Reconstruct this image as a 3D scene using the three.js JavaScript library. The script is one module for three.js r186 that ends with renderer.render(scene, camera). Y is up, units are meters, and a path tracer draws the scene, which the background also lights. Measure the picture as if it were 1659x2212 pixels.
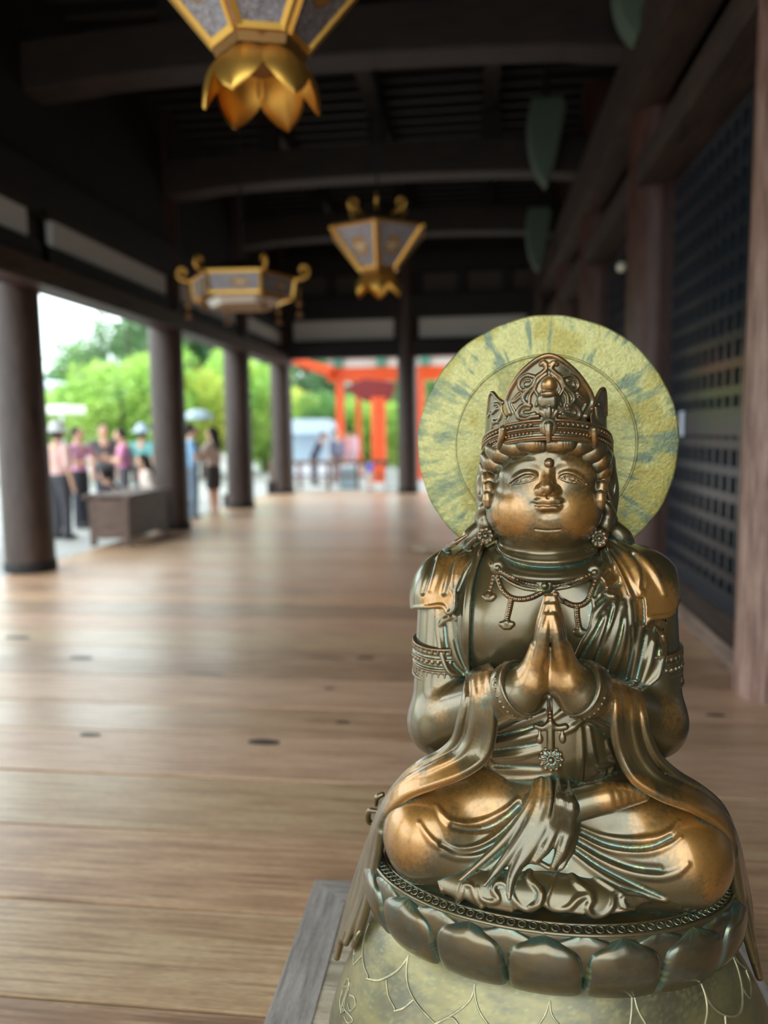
import * as THREE from 'three';
import { mergeGeometries } from 'three/addons/utils/BufferGeometryUtils.js';
import { RoundedBoxGeometry } from 'three/addons/geometries/RoundedBoxGeometry.js';

// ------------------------------------------------------------------ camera, sky, exposure
const W = 1659, H = 2212, FPX = 1661;                       // photograph frame and focal length in its pixels
const scene = new THREE.Scene();
const camera = new THREE.PerspectiveCamera(2 * Math.atan(H / 2 / FPX) * 180 / Math.PI, W / H, 0.05, 400);
const EYE = 1.5, YAW = 6.93 * Math.PI / 180, PITCH = 6.13 * Math.PI / 180, ROLL = -0.8 * Math.PI / 180;
camera.rotation.order = 'YXZ';
camera.position.set(0, EYE, 0);
camera.rotation.set(-PITCH, YAW, ROLL);
camera.updateMatrixWorld(true);
camera.focus = 1.5;
camera.userData.fStop = camera.getFocalLength() / 1000 / 0.0185;   // an 18.5 mm wide aperture
const renderer = new THREE.WebGLRenderer();
renderer.toneMapping = THREE.LinearToneMapping;
renderer.toneMappingExposure = 2.15;
renderer.shadowMap.enabled = true;

// seeded random numbers and value noise
function rng(seed) { let s = seed >>> 0; return () => { s = (s + 0x6D2B79F5) >>> 0; let t = s; t = Math.imul(t ^ (t >>> 15), t | 1); t ^= t + Math.imul(t ^ (t >>> 7), t | 61); return ((t ^ (t >>> 14)) >>> 0) / 4294967296; }; }
function hash3(x, y, z) { let h = Math.imul(x, 374761393) ^ Math.imul(y, 668265263) ^ Math.imul(z, 2147483647 - 1e6 | 0); h = Math.imul(h ^ (h >>> 13), 1274126177); return ((h ^ (h >>> 16)) >>> 0) / 4294967296; }
function noise3(x, y, z) {
  const xi = Math.floor(x), yi = Math.floor(y), zi = Math.floor(z); let u = x - xi, v = y - yi, w = z - zi;
  u = u * u * (3 - 2 * u); v = v * v * (3 - 2 * v); w = w * w * (3 - 2 * w);
  const L = (a, b, t) => a + (b - a) * t;
  return L(L(L(hash3(xi, yi, zi), hash3(xi + 1, yi, zi), u), L(hash3(xi, yi + 1, zi), hash3(xi + 1, yi + 1, zi), u), v),
    L(L(hash3(xi, yi, zi + 1), hash3(xi + 1, yi, zi + 1), u), L(hash3(xi, yi + 1, zi + 1), hash3(xi + 1, yi + 1, zi + 1), u), v), w);
}
const fbm = (x, y, z, o = 3) => { let a = 0.5, s = 0, t = 0; for (let i = 0; i < o; i++) { s += a * noise3(x, y, z); t += a; x *= 2.03; y *= 2.03; z *= 2.03; a *= 0.5; } return s / t; };
const sstep = (a, b, x) => { const t = Math.min(1, Math.max(0, (x - a) / (b - a))); return t * t * (3 - 2 * t); };
const mix = (a, b, t) => a + (b - a) * t;
const clamp = (x, a = 0, b = 1) => Math.min(b, Math.max(a, x));

// an overcast sky: even pale cloud, brighter towards the zenith
const SKY = 2.6;
{
  const w = 512, h = 256, d = new Float32Array(w * h * 4);
  for (let j = 0; j < h; j++) for (let i = 0; i < w; i++) {
    const el = (j + 0.5) / h * Math.PI - Math.PI / 2, az = (i + 0.5) / w * 2 * Math.PI;
    const x = Math.cos(el) * Math.cos(az), y = Math.sin(el), z = Math.cos(el) * Math.sin(az);
    const c = fbm(x * 3, y * 6, z * 3, 4), b = (0.82 + 0.25 * Math.max(0, y)) * (0.86 + 0.28 * c);
    const k = (j * w + i) * 4, blue = 0.10 * (1 - c);
    d[k] = b * (0.90 - blue); d[k + 1] = b * (0.99 - 0.2 * blue); d[k + 2] = b * 1.0; d[k + 3] = 1;
    if (y < 0) { d[k] = 0.30; d[k + 1] = 0.30; d[k + 2] = 0.28; }
  }
  const t = new THREE.DataTexture(d, w, h, THREE.RGBAFormat, THREE.FloatType);
  t.mapping = THREE.EquirectangularReflectionMapping; t.magFilter = THREE.LinearFilter; t.needsUpdate = true;
  scene.background = t; scene.environment = t; scene.backgroundIntensity = SKY; scene.environmentIntensity = SKY;
}

// ------------------------------------------------------------------ scene helpers
const taken = new Map();
function numbered(name) { const n = taken.get(name) ?? 0; taken.set(name, n + 1); return n ? `${name}_${String(n).padStart(3, '0')}` : name; }
function tag(o, label, category, group, kind) { if (label) o.userData.label = label; if (category) o.userData.category = category; if (group) o.userData.group = group; if (kind) o.userData.kind = kind; return o; }
function shade(o) { o.traverse((m) => { if (m.isMesh) { m.castShadow = true; m.receiveShadow = true; } }); return o; }
function part(name, geo, mat, parent) { const m = new THREE.Mesh(geo, mat); m.name = name; m.castShadow = m.receiveShadow = true; parent.add(m); return m; }
function thing(name, label, category, pos = [0, 0, 0], turn = 0, group) { const g = new THREE.Group(); g.name = numbered(name); g.position.set(...pos); g.rotation.y = turn; scene.add(g); return tag(g, label, category, group); }
function struct(name, label, category) { const g = new THREE.Group(); g.name = name; scene.add(g); return tag(g, label, category, null, 'structure'); }
function box(w, h, d, x = 0, y = 0, z = 0, r = 0) { const g = r ? new RoundedBoxGeometry(w, h, d, 2, r) : new THREE.BoxGeometry(w, h, d); g.translate(x, y, z); return g; }
const V3 = (x, y, z) => new THREE.Vector3(x, y, z);
function curve(pts, closed = false) { return new THREE.CatmullRomCurve3(pts.map((p) => p.isVector3 ? p : V3(...p)), closed, 'centripetal'); }
function tubeGeo(pts, r, n = 24, seg = 6, closed = false) { return new THREE.TubeGeometry(curve(pts, closed), n, r, seg, closed); }
const srgb = (r, g, b) => new THREE.Color().setRGB(r / 255, g / 255, b / 255, THREE.SRGBColorSpace);
const lin = (r, g, b) => { const c = srgb(r, g, b); return [c.r, c.g, c.b]; };
// ------------------------------------------------------------------ sculpting: distance fields meshed on a sparse grid
const smin = (a, b, k) => { if (k <= 0) return Math.min(a, b); const h = Math.max(k - Math.abs(a - b), 0) / k; return Math.min(a, b) - h * h * k * 0.25; };
const smax = (a, b, k) => -smin(-a, -b, k);
const prim = (d, c, R) => ({ d, cx: c[0], cy: c[1], cz: c[2], R });
function ball(c, r) { return prim((x, y, z) => Math.hypot(x - c[0], y - c[1], z - c[2]) - r, c, r); }
function capsule(a, b, ra, rb = ra) {
  const [ax, ay, az] = a, bx = b[0] - ax, by = b[1] - ay, bz = b[2] - az, L = bx * bx + by * by + bz * bz || 1e-9;
  return prim((x, y, z) => {
    const px = x - ax, py = y - ay, pz = z - az; let h = (px * bx + py * by + pz * bz) / L; h = h < 0 ? 0 : h > 1 ? 1 : h;
    const dx = px - bx * h, dy = py - by * h, dz = pz - bz * h; return Math.sqrt(dx * dx + dy * dy + dz * dz) - (ra + (rb - ra) * h);
  }, [ax + bx / 2, ay + by / 2, az + bz / 2], Math.sqrt(L) / 2 + Math.max(ra, rb));
}
function ellipsoid(c, r, rot) {   // rot: Euler angles [x, y, z] in degrees
  const m = new THREE.Matrix4(); if (rot) m.makeRotationFromEuler(new THREE.Euler(...rot.map((a) => a * Math.PI / 180))).transpose();
  const e = m.elements, [cx, cy, cz] = c, [rx, ry, rz] = r;
  return prim((x, y, z) => {
    x -= cx; y -= cy; z -= cz;
    if (rot) { const X = e[0] * x + e[4] * y + e[8] * z, Y = e[1] * x + e[5] * y + e[9] * z, Z = e[2] * x + e[6] * y + e[10] * z; x = X; y = Y; z = Z; }
    const ax = x / rx, ay = y / ry, az = z / rz, k0 = Math.sqrt(ax * ax + ay * ay + az * az), bx = ax / rx, by = ay / ry, bz = az / rz, k1 = Math.sqrt(bx * bx + by * by + bz * bz);
    return k1 < 1e-9 ? -Math.min(rx, ry, rz) : k0 * (k0 - 1) / k1;
  }, c, Math.max(...r));
}
// a soft tube along points; radii blend from point to point
function tube(pts, rad, n = 0) {
  let P = pts, Rr = Array.isArray(rad) ? rad : pts.map(() => rad);
  if (pts.length > 2) {
    const c = curve(pts); n = n || Math.max(10, pts.length * 5); const Q = [], q = [], v = V3(0, 0, 0);
    for (let i = 0; i <= n; i++) { c.getPoint(i / n, v); Q.push([v.x, v.y, v.z]); const t = i / n * (Rr.length - 1), k = Math.min(Rr.length - 2, Math.floor(t)); q.push(mix(Rr[k], Rr[k + 1], t - k)); }
    P = Q; Rr = q;
  }
  const m = P.length - 1, S = new Float64Array(m * 9); let lo = [9, 9, 9], hi = [-9, -9, -9], rm = 0;
  for (let i = 0; i <= m; i++) { for (let k = 0; k < 3; k++) { lo[k] = Math.min(lo[k], P[i][k]); hi[k] = Math.max(hi[k], P[i][k]); } rm = Math.max(rm, Rr[i]); }
  for (let i = 0; i < m; i++) { const a = P[i], b = P[i + 1]; const d = [b[0] - a[0], b[1] - a[1], b[2] - a[2]]; S.set([...a, ...d, 1 / (d[0] * d[0] + d[1] * d[1] + d[2] * d[2] + 1e-12), Rr[i], Rr[i + 1] - Rr[i]], i * 9); }
  const c = [0, 1, 2].map((k) => (lo[k] + hi[k]) / 2), R = Math.hypot(hi[0] - lo[0], hi[1] - lo[1], hi[2] - lo[2]) / 2 + rm;
  const eval_ = (T) => (x, y, z) => {
    let best = 9;
    for (let i = 0; i < T.length; i += 9) {
      const px = x - T[i], py = y - T[i + 1], pz = z - T[i + 2]; let h = (px * T[i + 3] + py * T[i + 4] + pz * T[i + 5]) * T[i + 6]; h = h < 0 ? 0 : h > 1 ? 1 : h;
      const dx = px - T[i + 3] * h, dy = py - T[i + 4] * h, dz = pz - T[i + 5] * h, d = Math.sqrt(dx * dx + dy * dy + dz * dz) - T[i + 7] - T[i + 8] * h; if (d < best) best = d;
    }
    return best;
  };
  const pr = prim(eval_(S), c, R);
  pr.local = (x, y, z, reach) => {                            // the same tube, only its pieces near a place
    const keep = [];
    for (let i = 0; i < S.length; i += 9) { const px = x - S[i], py = y - S[i + 1], pz = z - S[i + 2]; let h = (px * S[i + 3] + py * S[i + 4] + pz * S[i + 5]) * S[i + 6]; h = h < 0 ? 0 : h > 1 ? 1 : h; if (Math.hypot(px - S[i + 3] * h, py - S[i + 4] * h, pz - S[i + 5] * h) - S[i + 7] - S[i + 8] * h < reach) for (let q = 0; q < 9; q++) keep.push(S[i + q]); }
    return keep.length ? { d: eval_(Float64Array.from(keep)) } : null;
  };
  pr.pts = P; return pr;
}
// signed distance to a polygon
function poly2(pts) {
  const n = pts.length, A = new Float64Array(n * 2); pts.forEach((p, i) => { A[i * 2] = p[0]; A[i * 2 + 1] = p[1]; });
  return (x, y) => {
    let d = 1e18, s = 1;
    for (let i = 0, j = n - 1; i < n; j = i, i++) {
      const vx = A[i * 2], vy = A[i * 2 + 1], ex = A[j * 2] - vx, ey = A[j * 2 + 1] - vy, wx = x - vx, wy = y - vy; let t = (wx * ex + wy * ey) / (ex * ex + ey * ey); t = t < 0 ? 0 : t > 1 ? 1 : t;
      const bx = wx - ex * t, by = wy - ey * t, q = bx * bx + by * by; if (q < d) d = q;
      const c1 = y >= vy, c2 = y < A[j * 2 + 1], c3 = ex * wy > ey * wx; if ((c1 && c2 && c3) || (!c1 && !c2 && !c3)) s = -s;
    }
    return s * Math.sqrt(d);
  };
}
const BS = 8;
class Field {
  constructor(h = 0.0022) { this.ops = []; this.h = h; this.cache = new Map(); }
  add(p, k = 0.01) { this.ops.push({ p, k, t: 0 }); return this; }
  cut(p, k = 0.004) { this.ops.push({ p, k, t: 1 }); return this; }
  clip(p, k = 0.004) { this.ops.push({ p, k, t: 2 }); return this; }
  run(ops, x, y, z) {
    let d = 1;
    for (let i = 0; i < ops.length; i++) { const o = ops[i], v = o.p.d(x, y, z); d = o.t === 0 ? smin(d, v, o.k) : o.t === 1 ? smax(d, -v, o.k) : smax(d, v, o.k); }
    return d;
  }
  near(x, y, z, reach) {
    const out = [];
    for (const o of this.ops) {
      const m = reach + o.k * 2 + 0.012;
      if (o.t !== 2 && Math.hypot(x - o.p.cx, y - o.p.cy, z - o.p.cz) >= o.p.R * 1.03 + m) continue;
      if (o.p.local) { const p = o.p.local(x, y, z, m + 0.004); if (p) out.push({ p, k: o.k, t: o.t }); } else out.push(o);
    }
    return out;
  }
  at(x, y, z) { // cached by cells of 24 mm
    const q = 0.024, i = Math.floor(x / q), j = Math.floor(y / q), k = Math.floor(z / q), key = ((i + 500) * 1024 + j + 500) * 1024 + k + 500;
    let l = this.cache.get(key); if (!l) { l = this.near((i + 0.5) * q, (j + 0.5) * q, (k + 0.5) * q, 0.021 + 0.03); this.cache.set(key, l); }
    return l.some((o) => o.t === 0) ? this.run(l, x, y, z) : 0.05;
  }
  eval(x, y, z) { return this.run(this.ops, x, y, z); }
  bounds() { const lo = [9, 9, 9], hi = [-9, -9, -9]; for (const o of this.ops) if (o.t === 0) { const c = [o.p.cx, o.p.cy, o.p.cz]; for (let k = 0; k < 3; k++) { lo[k] = Math.min(lo[k], c[k] - o.p.R - o.k * 0.3); hi[k] = Math.max(hi[k], c[k] + o.p.R + o.k * 0.3); } } return [lo, hi]; }
  mesh(color) {
    const h = this.h, [lo, hi] = this.bounds(), B = h * BS, nb = [0, 1, 2].map((k) => Math.ceil((hi[k] - lo[k]) / B) + 2), org = lo.map((v) => v - B);
    const N = BS + 1, blocks = [], rad = B * 0.87;
    for (let bi = 0; bi < nb[0]; bi++) for (let bj = 0; bj < nb[1]; bj++) for (let bk = 0; bk < nb[2]; bk++) {
      const x = org[0] + (bi + 0.5) * B, y = org[1] + (bj + 0.5) * B, z = org[2] + (bk + 0.5) * B, ops = this.near(x, y, z, rad * 1.3);
      if (!ops.some((o) => o.t === 0)) continue;
      if (Math.abs(this.run(ops, x, y, z)) > rad * 1.9) continue;
      const v = new Float32Array(N * N * N); let pos = false, neg = false;
      for (let i = 0; i < N; i++) for (let j = 0; j < N; j++) for (let k = 0; k < N; k++) {
        const d = this.run(ops, org[0] + (bi * BS + i) * h, org[1] + (bj * BS + j) * h, org[2] + (bk * BS + k) * h); v[(i * N + j) * N + k] = d; if (d < 0) neg = true; else pos = true;
      }
      if (pos && neg) blocks.push({ bi, bj, bk, v, ops });
    }
    const NY = nb[1] * BS + 2, NZ = nb[2] * BS + 2, id = (i, j, k) => (i * NY + j) * NZ + k, map = new Map(), P = [], own = [];
    for (const b of blocks) for (let i = 0; i < BS; i++) for (let j = 0; j < BS; j++) for (let k = 0; k < BS; k++) {
      let n = 0, sx = 0, sy = 0, sz = 0, c = 0; const v = b.v, o = (i * N + j) * N + k;
      const g = [v[o], v[o + 1], v[o + N], v[o + N + 1], v[o + N * N], v[o + N * N + 1], v[o + N * N + N], v[o + N * N + N + 1]];
      for (let q = 0; q < 8; q++) if (g[q] < 0) c++;
      if (c === 0 || c === 8) continue;
      for (let q = 0; q < 8; q++) for (let m = 1; m < 8; m <<= 1) if (!(q & m)) { const r = q | m, a = g[q], e = g[r]; if ((a < 0) !== (e < 0)) { const t = a / (a - e); sx += ((q >> 2) & 1) + (m === 4 ? t : 0); sy += ((q >> 1) & 1) + (m === 2 ? t : 0); sz += (q & 1) + (m === 1 ? t : 0); n++; } }
      map.set(id(b.bi * BS + i, b.bj * BS + j, b.bk * BS + k), P.length / 3);
      P.push(org[0] + (b.bi * BS + i + sx / n) * h, org[1] + (b.bj * BS + j + sy / n) * h, org[2] + (b.bk * BS + k + sz / n) * h); own.push(b);
    }
    const I = [];
    for (const b of blocks) for (let i = 0; i < BS; i++) for (let j = 0; j < BS; j++) for (let k = 0; k < BS; k++) {
      const v = b.v, o = (i * N + j) * N + k, a = v[o], X = b.bi * BS + i, Y = b.bj * BS + j, Z = b.bk * BS + k;
      const quad = (A, Bq, C, D, flip) => { if (A === undefined || Bq === undefined || C === undefined || D === undefined) return; if (flip) I.push(A, C, Bq, A, D, C); else I.push(A, Bq, C, A, C, D); };
      if ((a < 0) !== (v[o + N * N] < 0)) quad(map.get(id(X, Y - 1, Z - 1)), map.get(id(X, Y, Z - 1)), map.get(id(X, Y, Z)), map.get(id(X, Y - 1, Z)), a >= 0);
      if ((a < 0) !== (v[o + N] < 0)) quad(map.get(id(X - 1, Y, Z - 1)), map.get(id(X - 1, Y, Z)), map.get(id(X, Y, Z)), map.get(id(X, Y, Z - 1)), a >= 0);
      if ((a < 0) !== (v[o + 1] < 0)) quad(map.get(id(X - 1, Y - 1, Z)), map.get(id(X, Y - 1, Z)), map.get(id(X, Y, Z)), map.get(id(X - 1, Y, Z)), a >= 0);
    }
    const n = P.length / 3, Nn = new Float32Array(n * 3), C = color ? new Float32Array(n * 3) : null, e = h * 0.6, rgb = [0, 0, 0];
    for (let i = 0; i < n; i++) {
      const ops = this.seam ? own[i].ops.filter((o) => o.t !== 2) : own[i].ops; let x = P[i * 3], y = P[i * 3 + 1], z = P[i * 3 + 2], gx, gy, gz;
      for (let it = 0; it < 2; it++) {
        gx = this.run(ops, x + e, y, z) - this.run(ops, x - e, y, z); gy = this.run(ops, x, y + e, z) - this.run(ops, x, y - e, z); gz = this.run(ops, x, y, z + e) - this.run(ops, x, y, z - e);
        const l = Math.hypot(gx, gy, gz) || 1; gx /= l; gy /= l; gz /= l;
        if (it === 0) { const d = this.seam ? 0 : clamp(this.run(ops, x, y, z), -h * 0.5, h * 0.5) * 0.8; x -= gx * d; y -= gy * d; z -= gz * d; }
      }
      P[i * 3] = x; P[i * 3 + 1] = y; P[i * 3 + 2] = z; Nn[i * 3] = gx; Nn[i * 3 + 1] = gy; Nn[i * 3 + 2] = gz;
      if (C) {
        const q = 0.0045, d0 = this.run(ops, x, y, z);
        const cav = (this.run(ops, x + q, y, z) + this.run(ops, x - q, y, z) + this.run(ops, x, y + q, z) + this.run(ops, x, y - q, z) + this.run(ops, x, y, z + q) + this.run(ops, x, y, z - q) - 6 * d0) / q;
        color(x, y, z, gx, gy, gz, cav, rgb); C[i * 3] = rgb[0]; C[i * 3 + 1] = rgb[1]; C[i * 3 + 2] = rgb[2];
      }
    }
    const geo = new THREE.BufferGeometry();
    geo.setAttribute('position', new THREE.BufferAttribute(new Float32Array(P), 3)); geo.setAttribute('normal', new THREE.BufferAttribute(Nn, 3));
    if (C) geo.setAttribute('color', new THREE.BufferAttribute(C, 3));
    geo.setIndex(new THREE.BufferAttribute(new Uint32Array(I), 1));
    return geo;
  }
}
// ------------------------------------------------------------------ the bronze statue
const DECK = 0.05;                                            // top of the low wooden platform it stands on
const SDIR = 5.5 * Math.PI / 180, SDIST = 1.62;
const statue = thing('bronze_statue', 'seated bronze Buddhist statue with joined palms, tall crown and round halo on lotus pedestal', 'statue', [Math.sin(SDIR) * SDIST, DECK, -Math.cos(SDIR) * SDIST]);
statue.rotation.set(0, -SDIR, 0.8 * Math.PI / 180, 'YXZ');
statue.updateMatrixWorld(true);
const toLocal = statue.matrixWorld.clone().invert(), EYEL = camera.position.clone().applyMatrix4(toLocal);
const camInv = camera.matrixWorldInverse.clone(), toCam = camInv.clone().multiply(statue.matrixWorld), TC = toCam.elements;
function rayOf(px, py) { return V3((px - W / 2) / FPX, -(py - H / 2) / FPX, -1).transformDirection(camera.matrixWorld).transformDirection(toLocal); }
function L(px, py, z) { const r = rayOf(px, py), t = (z - EYEL.z) / r.z; return [EYEL.x + r.x * t, EYEL.y + r.y * t, z]; }
function PX(x, y, z) { const cz = -(TC[2] * x + TC[6] * y + TC[10] * z + TC[14]); return [W / 2 + (TC[0] * x + TC[4] * y + TC[8] * z + TC[12]) / cz * FPX, H / 2 - (TC[1] * x + TC[5] * y + TC[9] * z + TC[13]) / cz * FPX, cz]; }
// where the line of sight through a traced point of the relief meets the sculpted surface
function hit(fields, px, py, fallback = 0.1) {
  const r = rayOf(px, py); let t = 1.0; const ev = (x, y, z) => { let m = 1; for (const f of fields) m = Math.min(m, f.at(x, y, z)); return m; };
  for (let i = 0; i < 220 && t < 2.1; i++) { const d = ev(EYEL.x + r.x * t, EYEL.y + r.y * t, EYEL.z + r.z * t); if (d < 0.0004) return [EYEL.x + r.x * t, EYEL.y + r.y * t, EYEL.z + r.z * t]; t += Math.max(0.0006, d * 0.7); }
  return L(px, py, fallback);
}
const frame = (x0, y0, s) => (p) => [x0 + p[0] * s, y0 + p[1] * s];
const F1 = frame(1020, 750, 0.19289), F2 = frame(1020, 960, 0.19289), F3 = frame(880, 1130, 0.18686), F4 = frame(1190, 1130, 0.18083), F5 = frame(880, 1400, 0.19289), F6 = frame(1180, 1400, 0.19289), F7 = frame(700, 1640, 0.28933), F8 = frame(1160, 1640, 0.30078), F0 = (p) => p;
function lay(fields, F, pts, lift = 0, fb) { return pts.map((p) => { const [a, b] = F(p), h = hit(fields, a, b, p[2] ?? fb), r = rayOf(a, b); return [h[0] - r.x * lift, h[1] - r.y * lift, h[2] - r.z * lift]; }); }
// a fold: soft ridge (and optional groove beside it) laid on the surface of a field
function fold(f, base, F, pts, r, k = 0.008, sink = 0.35, taper = true) {
  const q = lay(base, F, pts, -r * sink), n = q.length, rr = q.map((_, i) => taper ? r * (0.45 + 0.55 * Math.sin(Math.PI * (i + 0.35) / (n - 0.3))) : r); f.add(tube(q, rr), k); return q;
}
function groove(f, base, F, pts, r, k = 0.004, depth = 0.2) { const q = lay(base, F, pts, r * depth); f.cut(tube(q, r), k); }
const mirror = (pts, x0) => pts.map((p) => [2 * x0 - p[0], p[1]]);

// --- bronze: brown body, polished golden where hands have rubbed it, verdigris settled in the folds
const B_BROWN = lin(100, 83, 50), B_DARK = lin(82, 74, 54), B_COPPER = lin(150, 102, 60), B_GOLD = lin(174, 121, 57), B_TEAL = lin(78, 104, 94), B_YELLOW = lin(150, 150, 92);
const worn = [];                                             // [x, y, z, radius, strength] rubbed places
const rub = (px, py, z, r, s = 1) => worn.push([...L(px, py, z), r, s]);
const allFields = [];
const put = (rgb, c, t) => { rgb[0] = mix(rgb[0], c[0], t); rgb[1] = mix(rgb[1], c[1], t); rgb[2] = mix(rgb[2], c[2], t); };
function bronzeColor(self, edge = 1, green = 1) {
  return (x, y, z, nx, ny, nz, cav, rgb) => {
    const n1 = fbm(x * 22, y * 22, z * 22, 3), n2 = noise3(x * 260, y * 260, z * 260), n3 = noise3(x * 90 + 7, y * 90, z * 90), n4 = noise3(x * 430, y * 430, z * 430 + 5);
    rgb[0] = B_BROWN[0]; rgb[1] = B_BROWN[1]; rgb[2] = B_BROWN[2];
    put(rgb, B_DARK, sstep(0.42, 0.68, n1) * 0.6);
    let w = 0; for (const q of worn) { if (Math.abs(x - q[0]) > q[3] * 1.2) continue; const d = Math.hypot(x - q[0], y - q[1], z - q[2]) / q[3]; if (d < 1.2) w = Math.max(w, q[4] * (1 - sstep(0.45, 1.2, d))); }
    put(rgb, B_GOLD, clamp(sstep(0.12, 1.05, w + (n3 - 0.5) * 0.28 + (n2 - 0.5) * 0.5 + (n1 - 0.5) * 0.4) * 0.85));
    put(rgb, B_COPPER, clamp(edge * sstep(0.6, 1.7, cav + (n2 - 0.5) * 0.9) * 0.75));
    let gap = 0; for (const f of allFields) if (f !== self) { const d = f.at(x + nx * 0.004, y + ny * 0.004, z + nz * 0.004); if (d < 0.009) gap = Math.max(gap, 1 - clamp((d + 0.001) / 0.010)); }
    const crev = clamp(Math.max(sstep(0.14, 1.0, -cav), gap * 0.9)) * green, grain = (n2 - 0.5) * 0.9 + (n3 - 0.5) * 0.6;
    put(rgb, B_TEAL, clamp(sstep(0.35, 0.75, crev + grain * 0.55) * 0.85));
    put(rgb, B_YELLOW, clamp(sstep(0.72, 1.0, Math.min(crev, 0.75) * 0.9 + (n4 - 0.5) * 0.8 + (n1 - 0.5) * 0.9) * 0.8));
    const g = 0.9 + 0.2 * n4; rgb[0] *= g; rgb[1] *= g; rgb[2] *= g;
  };
}
const bronze = new THREE.MeshPhysicalMaterial({ name: 'bronze', vertexColors: true, metalness: 0.70, roughness: 0.36, clearcoat: 1.0, clearcoatRoughness: 0.17 });

// ===== body: torso, neck, head, arms and joined hands, one surface
const body = new Field(0.0026), torso = new Field();
const both = (p, k) => { body.add(p, k); torso.add(p, k); };
both(ellipsoid(L(1181, 1330, -0.03), [0.205, 0.19, 0.125]), 0);
both(ellipsoid(L(1183, 1560, -0.01), [0.185, 0.20, 0.135]), 0.05);
both(ellipsoid(L(1085, 1350, 0.03), [0.085, 0.075, 0.06]), 0.06);
both(ellipsoid(L(1290, 1350, 0.03), [0.085, 0.075, 0.06]), 0.06);
// neck with its three creases
body.add(capsule(L(1185, 1215, -0.02), L(1180, 1110, 0.0), 0.096, 0.080), 0.02);
body.add(ellipsoid(L(1182, 1176, 0.010), [0.104, 0.020, 0.098], [14, 0, 0]), 0.008);
body.add(ellipsoid(L(1182, 1204, 0.012), [0.118, 0.022, 0.106], [16, 0, 0]), 0.008);
// shoulders and arms
for (const s of [-1, 1]) {
  const X = (x) => s < 0 ? x : 2358 - x;                      // mirror about the axis of the figure
  const ex = 0;
  both(ellipsoid(L(X(992) , 1270, -0.045), [0.080, 0.075, 0.075]), 0.04);
  both(capsule(L(X(968) , 1300, -0.03), L(X(957) - ex, 1555, 0.035), 0.066, 0.067), 0.03);
  body.add(capsule(L(X(960) - ex, 1556, 0.045), L(s < 0 ? 1128 : 2378 - 1128, 1492, 0.185), 0.066, 0.044), 0.02);
  body.add(ball(L(X(950) - ex, 1560, 0.02), 0.066), 0.03);
  // palm, thumb and four fingers, pressed against the other hand
  const at = (x, y, z) => L(s < 0 ? x : 2378 - x, y, z);
  body.add(capsule(at(1128, 1490, 0.188), at(1152, 1468, 0.198), 0.043, 0.034), 0.02);
  body.add(capsule(at(1152, 1468, 0.205), at(1165, 1402, 0.212), 0.031, 0.019), 0.012);
  body.add(capsule(at(1150, 1470, 0.180), at(1163, 1402, 0.178), 0.031, 0.018), 0.012);
  const fingers = [[1169, 1408, 0.232, 1177, 1362, 0.238, 1183.5, 1332, 0.232, 0.0115], [1167, 1404, 0.213, 1174, 1352, 0.219, 1182.5, 1309, 0.212, 0.0120], [1165, 1402, 0.194, 1172, 1345, 0.199, 1182.5, 1291, 0.192, 0.0122], [1165, 1404, 0.175, 1172, 1350, 0.179, 1182, 1302, 0.172, 0.0118]];
  for (const [a, b, c, d, e, f, g, h, i, r] of fingers) { body.add(tube([at(a - 9, b + 44, c - 0.012), at(a, b, c), at(d, e, f), at(g, h, i)], [r * 1.1, r * 1.08, r, r * 0.72], 14), 0.0045); }
  body.add(tube([at(1156, 1440, 0.158), at(1168, 1405, 0.148), at(1181, 1372, 0.142)], [0.017, 0.013, 0.010], 8), 0.006);
}
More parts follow.
